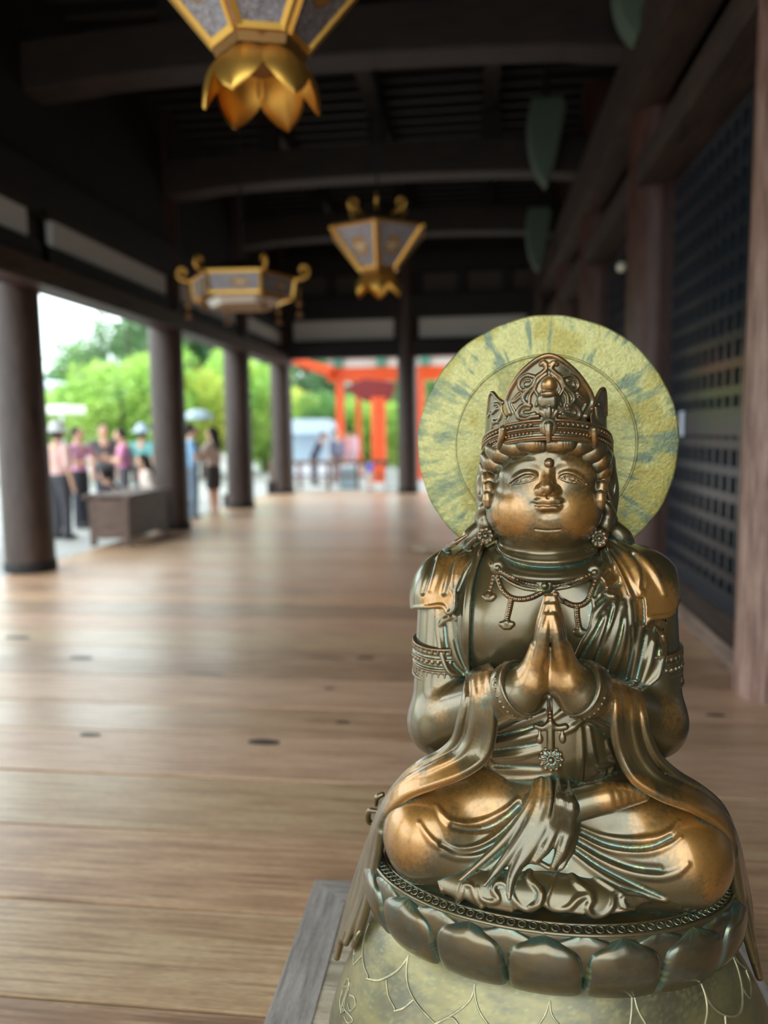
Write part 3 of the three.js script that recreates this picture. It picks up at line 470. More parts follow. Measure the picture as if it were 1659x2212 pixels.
{
  const f = plaques[0], mir = (p) => mirror(p, 857);
  relief(f, [[[[425, 735], [395, 660], [385, 600], [415, 505], [483, 380], [572, 263], [708, 148], [790, 106], [860, 92], [925, 106], [1002, 144], [1152, 268], [1250, 388], [1322, 505], [1350, 600], [1330, 680], [1275, 770]], 4.6]], 4, 3);
  for (const m of [(p) => p, mir]) relief(f, [
    [m([[800, 180], [832, 235], [790, 285], [720, 340], [690, 410], [640, 470], [590, 520], [575, 590], [620, 640]]), 4.2], [m([[830, 300], [770, 345], [725, 400], [700, 460], [650, 540], [640, 620]]), 3.0], [m([[770, 190], [800, 165], [835, 190]]), 3.4],
    [m([[690, 330], [610, 315], [545, 360], [525, 430], [560, 480], [620, 460], [680, 440]]), 3.6], [m([[640, 375], [590, 380], [570, 430], [605, 455]]), 2.2], [m([[530, 520], [490, 560], [450, 610], [480, 600], [530, 560]]), 2.8],
    [m([[650, 655], [570, 655], [515, 720], [520, 780], [600, 800], [660, 780], [740, 770]]), 4.4], [m([[640, 690], [580, 700], [560, 745], [620, 760], [700, 740]]), 3.0], [m([[700, 480], [740, 560], [720, 650]]), 2.6], [m([[440, 640], [480, 720], [510, 790]]), 2.6]], 3.4, 2);
  // the small seated figure in its niche, on a lotus cup
  const at = (x, y, lift) => lay([f], F1, [[x, y]], lift)[0];
  f.add(ellipsoid(at(855, 590, 0.004), [0.0205, 0.0225, 0.014]), 0.003); f.add(ellipsoid(at(860, 420, 0.006), [0.0140, 0.0145, 0.014]), 0.004); f.add(ellipsoid(at(862, 375, 0.004), [0.009, 0.008, 0.009]), 0.004);
  f.add(ellipsoid(at(850, 520, 0.014), [0.014, 0.006, 0.006]), 0.003); f.add(capsule(at(800, 560, 0.012), at(800, 640, 0.012), 0.005), 0.004); f.add(capsule(at(915, 560, 0.012), at(915, 640, 0.012), 0.005), 0.004);
  for (const [x, y, a] of [[795, 730, 35], [825, 715, 16], [860, 708, 0], [895, 715, -16], [925, 730, -35]]) f.add(ellipsoid(at(x, y + 15, 0.008), [0.0058, 0.0120, 0.005], [0, 0, a]), 0.0008);
  f.cache.clear();
  relief(plaques[1], [[[[175, 740], [200, 540], [225, 510], [290, 580], [340, 620]], 3.4], [[[250, 640], [300, 640], [330, 720], [310, 800], [250, 850]], 3.0], [[[180, 780], [210, 740], [235, 800], [225, 900]], 3.0], [[[230, 740], [280, 690]], 4.0], [[[240, 830], [290, 840]], 3.0]]);
  relief(plaques[2], [[[[1340, 690], [1385, 580], [1440, 480], [1480, 470], [1496, 560], [1500, 760]], 3.2], [[[1420, 640], [1470, 680], [1490, 760]], 3.2], [[[1385, 680], [1400, 780], [1440, 850]], 3.2]]);
}
const band = new Field(0.0016), bandBeads = [];
{
  const yF = L(1187, 925, 0.132)[1], yS = L(1040, 1000, -0.01)[1];
  const ring = (dy, r, dr, k = 0.002) => { const pts = []; for (let a = -112; a <= 112; a += 8) { const t = a * Math.PI / 180; pts.push([crownC[0] + (CA + dr) * Math.sin(t), mix(yS, yF, Math.pow(Math.max(0, (Math.cos(t) + 0.37) / 1.37), 0.8)) + dy, crownC[2] + (CB + dr) * Math.cos(t)]); } band.add(tube(pts, r, 60), k); return pts; };
  ring(0.012, 0.0065, 0.0); ring(0.0, 0.0075, 0.0); ring(-0.012, 0.0065, 0.0);
  ring(0.0155, 0.0028, 0.0065, 0.001); ring(0.0015, 0.0022, 0.0085, 0.001); ring(-0.0165, 0.0030, 0.0065, 0.001); ring(-0.0205, 0.0024, 0.0055, 0.001);
  for (const [dy, r, step, dr] of [[0.0085, 0.0036, 4.4, 0.0072], [-0.0075, 0.0030, 3.4, 0.0078]]) for (let a = -100; a <= 100; a += step) { if (Math.abs(a) < 9) continue; const t = a * Math.PI / 180; bandBeads.push([crownC[0] + (CA + dr) * Math.sin(t), mix(yS, yF, Math.pow(Math.max(0, (Math.cos(t) + 0.37) / 1.37), 0.8)) + dy, crownC[2] + (CB + dr) * Math.cos(t), r]); }
}
const medallions = [[855, 890, 860, 1045, 96], [348, 935, 298, 1120, 60], [1362, 940, 1372, 1110, 66]].map(([x, y, x2, y2, r], i) => {
  const f = new Field(0.0014), c = lay([band, body], F1, [[x, y]], 0.004)[0], s = 0.000178 * r, k = i === 1 ? -38 : i === 2 ? 40 : 0, e = L(...F1([x2, y2]), c[2] + (i ? -0.004 : 0.006));
  f.add(ellipsoid(c, [s, s, 0.006], [0, k, 0]), 0); if (!i) { f.cut(ellipsoid([c[0], c[1], c[2] + 0.008], [s * 0.55, s * 0.55, 0.005]), 0.002); }
  f.add(tube([[c[0], c[1] + 0.002, c[2] + 0.006], [mix(c[0], e[0], 0.4), mix(c[1], e[1], 0.4), mix(c[2], e[2], 0.4) + 0.007], e], [0.0080, 0.0058, 0.0052], 10), 0.002); rub(...F1([x, y + 60]), c[2], 0.02, 0.7); return f;
});
// --- necklace
const necklace = new Field(0.0015), beads = [];
const NB = [body, shawlL, shawlR];
{
  const chain = (F, pts, r, bead, step = 0.0068) => { const q = lay(NB, F, pts, 0.0005); necklace.add(tube(q, r), 0.001); if (bead) { const c = curve(q), len = c.getLength(), n = Math.max(2, Math.round(len / step)), v = V3(0, 0, 0); for (let i = 0; i <= n; i++) { c.getPointAt(i / n, v); const rr = rayOf(...PX(v.x, v.y, v.z)); beads.push([v.x - rr.x * r * 0.75, v.y - rr.y * r * 0.75, v.z - rr.z * r * 0.75, bead]); } } };
  const disc = (F, x, y, r) => { const c = lay(NB, F, [[x, y]], 0.002)[0]; necklace.add(ellipsoid(c, [r, r, 0.006]), 0.001); necklace.add(ball([c[0], c[1] + 0.001, c[2] + 0.004], r * 0.42), 0.001); };
  const flower = (F, x, y, s = 1) => { for (let k = 0; k < 4; k++) { const a = (-20 - k * 47) * Math.PI / 180, c = lay(NB, F, [[x + Math.cos(a) * 52 * s, y - Math.sin(a) * 45 * s]], 0.002)[0]; necklace.add(ellipsoid(c, [0.0070, 0.0064, 0.006]), 0.004); } necklace.add(ball(lay(NB, F, [[x, y]], 0.001)[0], 0.008), 0.004); };
  chain(F3, [[1090, 560], [1220, 630], [1360, 690], [1510, 720]], 0.0062, 0.0034, 0.0078); chain(F3, [[1080, 600], [1200, 690], [1340, 750], [1510, 775]], 0.0044);
  chain(F4, [[50, 750], [200, 715], [340, 670], [460, 615]], 0.0062, 0.0034, 0.0078); chain(F4, [[60, 785], [220, 755], [360, 710], [470, 660]], 0.0044);
  disc(F3, 1045, 520, 0.0150); disc(F3, 1590, 725, 0.0180); disc(F4, 520, 590, 0.0150);
  chain(F3, [[1045, 610], [1065, 700], [1110, 790], [1200, 860], [1310, 880], [1430, 860], [1545, 805]], 0.0060, 0.0038, 0.0084); chain(F3, [[1000, 610], [980, 700], [955, 780]], 0.0058, 0.0038, 0.0084); chain(F3, [[1200, 890], [1180, 990], [1155, 1090]], 0.0062, 0.0042, 0.0098);
  flower(F3, 945, 835); flower(F3, 1150, 1150, 1.2);
  chain(F4, [[60, 850], [150, 930], [260, 980], [370, 975], [450, 910], [490, 800], [530, 690]], 0.0060, 0.0038, 0.0084); chain(F4, [[310, 1010], [315, 1110], [335, 1230]], 0.0060, 0.0038, 0.0084); flower(F4, 350, 1285); chain(F4, [[600, 650], [650, 710], [670, 770]], 0.0050); flower(F4, 720, 830, 1.1);
}
// --- pendant hanging at the waist
const pendant = new Field(0.0015);
{
  const PB2 = [waist, body]; const put2 = (F, pts, r, k = 0.002) => pendant.add(tube(lay(PB2, F, pts, 0.002), r), k);
  put2(F5, [[1590, 545], [1597, 680], [1600, 810]], 0.0058); const q = curve(lay(PB2, F5, [[1588, 560], [1600, 800]], 0.006)), v = V3(0, 0, 0); for (let i = 0; i < 7; i++) { q.getPointAt(i / 6, v); beads.push([v.x, v.y, v.z, 0.0042]); }
  put2(F5, [[1445, 870], [1520, 890], [1600, 850], [1680, 890], [1770, 880]], 0.0068); put2(F5, [[1600, 840], [1605, 1000], [1605, 1110]], 0.0082, 0.004); put2(F5, [[1485, 900], [1482, 960]], 0.003); put2(F5, [[1735, 900], [1735, 950]], 0.003);
  const el = (x, y, r, l = 0.003) => pendant.add(ellipsoid(lay(PB2, F5, [[x, y]], l)[0], r), 0.003); el(1482, 1020, [0.007, 0.010, 0.006]); el(1738, 1010, [0.007, 0.011, 0.006]);
  const c = lay(PB2, F5, [[1610, 1240]], 0.004)[0]; pendant.add(ellipsoid(c, [0.0225, 0.0225, 0.006], [-12, 0, 0]), 0.002);
  for (let k = 0; k < 12; k++) { const a = k / 12 * 2 * Math.PI; pendant.add(ball([c[0] + Math.cos(a) * 0.021, c[1] + Math.sin(a) * 0.021, c[2] + 0.001 - Math.sin(a) * 0.003], 0.0042), 0.0012); pendant.add(capsule([c[0] + Math.cos(a) * 0.0105, c[1] + Math.sin(a) * 0.0105, c[2] + 0.006], [c[0] + Math.cos(a) * 0.016, c[1] + Math.sin(a) * 0.016, c[2] + 0.0055], 0.0022), 0.0008); }
  pendant.add(ball([c[0], c[1], c[2] + 0.005], 0.0062), 0.001);
}
// --- bracelets and armlets
const bracelets = [[1130, 1485, 0.188, 1108, 1494, 0.171], [1248, 1485, 0.188, 1270, 1494, 0.171]].map(([x, y, z, x2, y2, z2]) => {
  const f = new Field(0.0016), a = V3(...L(x, y, z)), b = V3(...L(x2, y2, z2)), n = a.clone().sub(b).normalize(), u = V3(0, 1, 0).cross(n).normalize(), w = n.clone().cross(u), mid = a.clone().lerp(b, 0.5);
  const ring = (off, R, r, k = 0.002) => { const p = []; for (let i = 0; i <= 30; i++) { const t = i / 30 * 2 * Math.PI; const q = mid.clone().addScaledVector(n, off).addScaledVector(u, Math.cos(t) * R).addScaledVector(w, Math.sin(t) * R); p.push([q.x, q.y, q.z]); } f.add(tube(p, r, 60), k); return p; };
  ring(-0.0115, 0.0498, 0.0058); ring(-0.004, 0.0490, 0.0070, 0.006); ring(0.004, 0.0482, 0.0070, 0.006); ring(0.0115, 0.0476, 0.0058, 0.004); ring(-0.0135, 0.0530, 0.0030, 0.001); ring(0.0135, 0.0508, 0.0030, 0.001); const mids = ring(0, 0.0552, 0.0012, 0.001); for (let i = 0; i < 30; i += 1) if (hash3(i, 7, 3) > 0.35) f.add(ellipsoid(mids[i], [0.003, 0.003, 0.003]), 0.001); rub(x - 4, y - 30, z + 0.05, 0.035, 0.8); return f;
});
const armlets = [-1, 1].map((s) => {
  const f = new Field(0.0022), X = (x) => s < 0 ? x : 2358 - x, y0 = s < 0 ? 1412 : 1428, c = L(X(963), y0, 0.002), ax = 0.0658, az = 0.0668, dy = 0.0;
  const ring = (h, r, o = 0) => { const p = []; for (let i = 0; i <= 32; i++) { const t = i / 32 * 2 * Math.PI; p.push([c[0] + Math.cos(t) * (ax + o), c[1] + h + Math.sin(t) * -0.006, c[2] + Math.sin(t) * (az + o)]); } f.add(tube(p, r, 64), 0.002); return p; };
  for (let h = -0.032; h <= 0.033; h += 0.008) ring(h, 0.0062, -0.002);
  ring(0.034, 0.0035, 0.003); ring(0.012, 0.003, 0.004); ring(-0.010, 0.003, 0.004); ring(-0.016, 0.0028, 0.0035); ring(-0.036, 0.0042, 0.005);
  for (let i = 0; i < 34; i++) { const t = i / 34 * 2 * Math.PI, P = (h, o) => [c[0] + Math.cos(t) * (ax + o), c[1] + h, c[2] + Math.sin(t) * (az + o)]; f.add(ball(P(0.001, 0.004), 0.0046), 0.0008); f.add(capsule(P(0.020, 0.004), P(0.028, 0.004), 0.0026), 0.001); f.add(capsule(P(-0.031, 0.005), P(-0.021, 0.004), 0.0028), 0.001); }
  return f;
});
allFields.push(hairMass, band, ...plaques.slice(0, 1));
// places polished by visitors' hands
for (const q of [[900, 1745, 0.17, 0.10, 0.95], [880, 1800, 0.18, 0.08, 0.8], [1020, 1720, 0.15, 0.09, 0.75], [1150, 1710, 0.17, 0.05, 0.7], [1530, 1810, 0.17, 0.10, 1.0], [1540, 1870, 0.16, 0.08, 0.9], [1440, 1770, 0.17, 0.08, 0.75], [1330, 1715, 0.22, 0.05, 0.85], [1380, 1705, 0.2, 0.035, 0.9],
  [1165, 1440, 0.23, 0.06, 0.8], [1215, 1440, 0.23, 0.06, 0.85], [1187, 1330, 0.22, 0.05, 0.7], [1105, 1115, 0.10, 0.055, 0.85], [1255, 1110, 0.10, 0.055, 0.9], [1182, 1045, 0.13, 0.055, 0.62], [1184, 1092, 0.13, 0.035, 0.6], [1250, 1010, 0.10, 0.05, 0.5], [1190, 985, 0.12, 0.04, 0.35], [1175, 1130, 0.12, 0.06, 0.4],
  [940, 1290, 0.05, 0.05, 0.85], [975, 1230, 0.03, 0.05, 0.8], [1420, 1300, 0.05, 0.06, 1.0], [1375, 1240, 0.05, 0.06, 0.9], [1340, 1250, 0.06, 0.05, 0.6], [960, 1690, 0.18, 0.06, 0.9], [890, 1700, 0.16, 0.05, 0.9], [1035, 1470, 0.17, 0.05, 0.75], [1090, 1460, 0.16, 0.04, 0.65], [1335, 1500, 0.18, 0.05, 0.85], [1385, 1520, 0.16, 0.05, 0.8], [1290, 1480, 0.16, 0.05, 0.7], [1450, 1545, 0.08, 0.05, 0.5], [960, 1520, 0.10, 0.05, 0.45],
  [1500, 1745, 0.17, 0.05, 0.9], [1560, 1790, 0.14, 0.05, 0.9], [1187, 830, 0.14, 0.03, 0.8], [1187, 770, 0.14, 0.03, 0.7], [1110, 830, 0.1, 0.03, 0.6], [1265, 830, 0.1, 0.03, 0.6]]) rub(...q);
const bp = (name, f, parent = statue, edge = 1, green = 1) => part(name, f.mesh(bronzeColor(f, edge, green)), bronze, parent);
// head on a finer grid than the rest, joined to it in the crease of the neck
const seam = V3(...L(1184, 1190, 0.11)), seamN = V3(0, Math.cos(0.28), -Math.sin(0.28));
const seamPlane = (s, e) => prim((x, y, z) => s * ((x - seam.x) * seamN.x + (y - seam.y + e) * seamN.y + (z - seam.z) * seamN.z), [0, 0, 0], 9);
const headF = new Field(0.0017), bodyF = new Field(0.0026); headF.ops = [...body.ops, { p: seamPlane(-1, 0.001), k: 0, t: 2 }]; bodyF.ops = [...body.ops, { p: seamPlane(1, 0), k: 0, t: 2 }]; headF.seam = bodyF.seam = true; headF.bounds = () => [[-0.14, seam.y - 0.07, -0.15], [0.16, seam.y + 0.36, 0.19]];
const bodyMesh = part('body', mergeGeometries([bodyF.mesh(bronzeColor(body)), headF.mesh(bronzeColor(body, 1, 0.4))]), bronze, statue); tag(bodyMesh, 'bronze figure with round face and joined palms');
const shL = bp('shawl', shawlL), shR = bp('shawl', shawlR); bp('waist_cloth', waist);
const sk = bp('skirt', skirt); bp('skirt_hem', apron, sk); bp('pleated_panel', panel, sk);
bp('scarf', scarfL); bp('scarf', scarfR);
const hairG = bp('hair', hairMass); for (const f of locks) bp('hair_lock', f, hairG, 0.6); for (const f of ribbons) bp('ribbon', f, hairG);
for (const f of ears) bp('ear', f, bodyMesh); for (const f of earrings) bp('earring', f);
const crown = bp('crown', band); for (const f of plaques) bp(f.name, f, crown, 1, 0.7); for (const f of medallions) bp('medallion', f, crown, 1);
const neck = bp('necklace', necklace, statue, 0.8), waistPendant = bp('pendant', pendant, statue, 0.8);
const beadGeo = (list) => mergeGeometries(list.map(([x, y, z, r]) => { const g = new THREE.IcosahedronGeometry(r, 1); g.translate(x, y, z); return g; }));
part('beading', paint(beadGeo(beads), bronzeColor(null, 1, 0.6), () => 1.6), bronze, neck); part('beading', paint(beadGeo(bandBeads), bronzeColor(null, 1, 0.6), () => 1.4), bronze, crown);
for (const f of bracelets) bp('bracelet', f, statue, 0.8); for (const f of armlets) bp('armlet', f, statue, 0.8);

// --- lotus seat: rim, pearl border, rows of petals
const LC = 0.03, LY = L(813, 1838, 0.05)[1];                  // centre line and height of the rim
const ring2 = (a, b, y, t) => [a * Math.sin(t), y, LC + b * Math.cos(t)];
function oval(profile, n = 128) {                            // an oval turned form: [half width, half depth, height]
  const P = [], I = [], m = profile.length; for (let i = 0; i <= n; i++) for (const [a, b, y] of profile) P.push(...ring2(a, b, y, i / n * 2 * Math.PI));
  for (let i = 0; i < n; i++) for (let j = 0; j < m - 1; j++) { const p = i * m + j, q = p + m; I.push(p, p + 1, q, q, p + 1, q + 1); }
  const g = new THREE.BufferGeometry(); g.setAttribute('position', new THREE.Float32BufferAttribute(P, 3)); g.setIndex(I); g.computeVertexNormals(); return g;
}
const dense = (prof, step = 0.006) => { const c = new THREE.CatmullRomCurve3(prof.map((p) => V3(...p)), false, 'centripetal'), n = Math.ceil(c.getLength() / step), o = []; for (let i = 0; i <= n; i++) { const v = c.getPoint(i / n); o.push([v.x, v.y, v.z]); } return o; };
const olive = lin(132, 119, 78), oliveDark = lin(92, 86, 64), grey = lin(74, 66, 54);
const lotusColor = (x, y, z, nx, ny, nz, cav, rgb) => { bronzeColor(null, 1, 1)(x, y, z, nx, ny, nz, cav, rgb); const n = fbm(x * 30, y * 30, z * 30, 3), n2 = noise3(x * 300, y * 300, z * 300); put(rgb, grey, 0.45 * sstep(0.35, 0.6, n)); put(rgb, B_TEAL, 0.4 * sstep(0.55, 0.8, n * 0.6 + n2 * 0.4)); };
const seat = part('lotus_seat', paint(oval(dense([[0.001, 0.001, LY + 0.004], [0.30, 0.17, LY + 0.003], [0.362, 0.224, LY + 0.001], [0.374, 0.236, LY - 0.006], [0.370, 0.232, LY - 0.040], [0.362, 0.225, LY - 0.085], [0.345, 0.215, LY - 0.115]]), 220), lotusColor), bronze, statue);
{
  const rings = []; const N = 112; for (let k = 0; k < N; k++) { const t = k / N * 2 * Math.PI, p = ring2(0.362, 0.225, LY + 0.0025, t), g = new THREE.TorusGeometry(0.0066, 0.0016, 6, 18); g.rotateX(-Math.PI / 2 + 0.35); g.rotateY(t); g.translate(...p); rings.push(g); }
  part('pearl_border', paint(mergeGeometries(rings), bronzeColor(null, 1, 1), (x, y, z, i) => hash3(i, 1, 2) > 0.5 ? 0.8 : -0.9), bronze, seat);
  const rim = (a, b, y, r) => { const p = []; for (let i = 0; i < 72; i++) p.push(V3(...ring2(a, b, y, i / 72 * 2 * Math.PI))); return new THREE.TubeGeometry(new THREE.CatmullRomCurve3(p, true), 220, r, 6, true); };
  part('rim', paint(mergeGeometries([rim(0.350, 0.213, LY + 0.003, 0.003), rim(0.374, 0.236, LY - 0.002, 0.004)]), bronzeColor(null, 1, 1), () => 0.4), bronze, seat);
  const petal = (t0, half, top, bot, out, tip, lift) => {
    const nu = 26, nv = 26, P = [], I = [], edge = [];
    for (let j = 0; j <= nv; j++) for (let i = 0; i <= nu; i++) {
      const v = j / nv, s = i / nu * 2 - 1, w = half * Math.pow(clamp(1 - Math.pow(clamp(1 - v * 2.3), 3)), 0.5) * (1 + 0.015 * v), t = t0 + s * w;
      const e = Math.pow(1 - Math.pow(Math.abs(s), 10), 0.5) * Math.pow(clamp(v * 7), 0.4), bulge = 0.6 + 0.4 * (1 - s * s), notch = tip * Math.exp(-Math.pow(s * w / (half * 0.16), 2)) * (1 - v) * (1 - v), crease = 0.0035 * Math.exp(-Math.pow(s * 4, 2)) * clamp(1 - v * 2.2);
      const o = out * (0.25 + 0.75 * Math.sin(Math.PI * clamp(0.18 + v * 0.75))) * e * bulge + lift * e - crease, y = mix(top, bot, v) + notch * 1.0;
      P.push(...ring2(0.374 - 0.02 * v * v * v + o, 0.236 - 0.02 * v * v * v + o, y, t)); edge.push(Math.abs(s) > 0.9 || v < 0.05 ? 1 : 0);
    }
    for (let j = 0; j < nv; j++) for (let i = 0; i < nu; i++) { const p = j * (nu + 1) + i, q = p + nu + 1; I.push(p, q, p + 1, p + 1, q, q + 1); }
    const g = new THREE.BufferGeometry(); g.setAttribute('position', new THREE.Float32BufferAttribute(P, 3)); g.setIndex(I); return paint(g, lotusColor, (x, y, z, i) => edge[i] ? -1.1 : 0);
  };
  const NP = 14, even = []; { let acc = 0; const N2 = 1440, seg = [0]; for (let i = 1; i <= N2; i++) { const a = ring2(0.4, 0.262, 0, (i - 1) / N2 * 2 * Math.PI), b = ring2(0.4, 0.262, 0, i / N2 * 2 * Math.PI); acc += Math.hypot(a[0] - b[0], a[2] - b[2]); seg.push(acc); } for (let k = 0; k < NP * 2; k++) { let i = 0; while (seg[i] < acc * k / (NP * 2)) i++; even.push(i / N2 * 2 * Math.PI); } even.push(2 * Math.PI); }
  for (let k = 0; k < NP; k++) { const t = even[2 * k], half = ((even[2 * k + 1] - t) + (t - (k ? even[2 * k - 1] : even[27] - 2 * Math.PI))) / 2; part('petal', petal(t, half * 0.985, LY - 0.012, LY - 0.130, 0.016, 0.006, 0.010), bronze, seat); }
  for (let k = 0; k < NP; k++) { const t = even[2 * k + 1], half = (even[2 * k + 2] - even[2 * k]) / 2; part('petal', petal(t, half * 0.9, LY - 0.005, LY - 0.10, 0.010, 0.005, 0.002), bronze, seat); }
}
// --- bell-shaped base engraved with large petals
const bellProf = [[0.340, 0.210, LY - 0.105], [0.365, 0.238, LY - 0.125], [0.405, 0.275, LY - 0.19], [0.448, 0.318, LY - 0.28], [0.482, 0.350, LY - 0.38], [0.498, 0.366, 0.04], [0.500, 0.368, 0.009]];
const bellColor = (x, y, z, nx, ny, nz, cav, rgb) => {
  const n = fbm(x * 14, y * 20, z * 14, 4), n2 = noise3(x * 240, y * 240, z * 240), n3 = fbm(x * 40 + 9, y * 160, z * 40, 2);
  rgb[0] = olive[0]; rgb[1] = olive[1]; rgb[2] = olive[2]; put(rgb, oliveDark, sstep(0.36, 0.70, n * 0.6 + n3 * 0.2 + n2 * 0.2)); put(rgb, grey, 0.75 * sstep(0.42, 0.68, fbm(x * 5 + 3, y * 7, z * 5 + 1, 3) * 0.75 + n2 * 0.25)); put(rgb, B_YELLOW, 0.4 * sstep(0.62, 0.9, n2 * 0.8 + (1 - n) * 0.3)); put(rgb, B_TEAL, 0.06 * sstep(0.5, 0.7, n3)); const g = 0.88 + 0.24 * n2; rgb[0] *= g; rgb[1] *= g; rgb[2] *= g;
};
const patinated = new THREE.MeshPhysicalMaterial({ name: 'patinated bronze', vertexColors: true, metalness: 0.6, roughness: 0.42, clearcoat: 0.4, clearcoatRoughness: 0.3 });
const bell = part('pedestal', paint(oval(dense(bellProf, 0.005), 360), bellColor), patinated, statue);
{
  const bf = new Field(); const prof = dense(bellProf, 0.01); bf.add(prim((x, y, z) => { let k = 0; while (k < prof.length - 2 && prof[k + 1][2] > y) k++; const t = clamp((prof[k][2] - y) / (prof[k][2] - prof[k + 1][2] + 1e-9)), a = mix(prof[k][0], prof[k + 1][0], t), b = mix(prof[k][1], prof[k + 1][1], t); return Math.max((Math.hypot(x / a, (z - LC) / b) - 1) * b * 0.8, y - LY + 0.105); }, [0, 0.2, 0], 0.7), 0);
  const lines = []; const line = (F, pts, r = 0.0026) => lines.push(tubeGeo(lay([bf], F, pts, -r * 0.25), r, pts.length * 7, 6));
  for (const [F, list] of [[F7, [
    [[630, 1460], [615, 1580], [630, 1700], [690, 1820], [830, 1975]], [[1125, 1680], [1100, 1780], [1040, 1850], [930, 1925], [830, 1975]], [[1125, 1680], [1130, 1780], [1160, 1880], [1230, 1990]], [[318, 1640], [400, 1655], [470, 1630], [560, 1570], [628, 1480]], [[465, 1650], [480, 1760], [535, 1870]], [[525, 1880], [590, 1860], [672, 1795]], [[360, 1165], [310, 1290], [290, 1440], [300, 1540], [335, 1630]], [[235, 1320], [225, 1450], [222, 1535]], [[222, 1535], [290, 1460]], [[830, 1975], [960, 1930], [1010, 1990]], [[355, 1190], [260, 1290], [235, 1330]]]],
    [F8, [[[90, 1735], [60, 1830], [10, 1910]], [[92, 1735], [105, 1830], [160, 1910]], [[682, 1710], [680, 1800], [668, 1910]], [[700, 1710], [725, 1800], [785, 1910]], [[1178, 1610], [1210, 1700], [1222, 1800], [1205, 1910]], [[1178, 1610], [1240, 1750], [1330, 1830], [1420, 1842], [1468, 1790], [1470, 1640], [1440, 1500], [1385, 1370]], [[1470, 1640], [1525, 1712], [1530, 1600], [1500, 1515]], [[1395, 1385], [1440, 1450], [1512, 1515]], [[1350, 1840], [1355, 1910]]]]]) for (const p of list) line(F, p);
  // the flourish written on the base at the left
  for (const p of [[[150, 1680], [175, 1640], [190, 1660], [160, 1760], [135, 1850], [150, 1890]], [[150, 1700], [185, 1710], [160, 1790], [150, 1860], [180, 1900], [215, 1950], [180, 1970], [150, 1920]], [[190, 1760], [230, 1790], [232, 1840], [195, 1880], [180, 1830]], [[130, 1900], [120, 1800], [140, 1720]]]) line(F7, p, 0.0019);
  const lineColor = (x, y, z, nx, ny, nz, c, rgb) => { const n = noise3(x * 120, y * 120, z * 120); const a = lin(178, 164, 122), b = lin(124, 120, 100); for (let k = 0; k < 3; k++) rgb[k] = mix(a[k], b[k], n); };
  for (const g of lines) part('engraved_outline', paint(g, lineColor), patinated, bell);
}
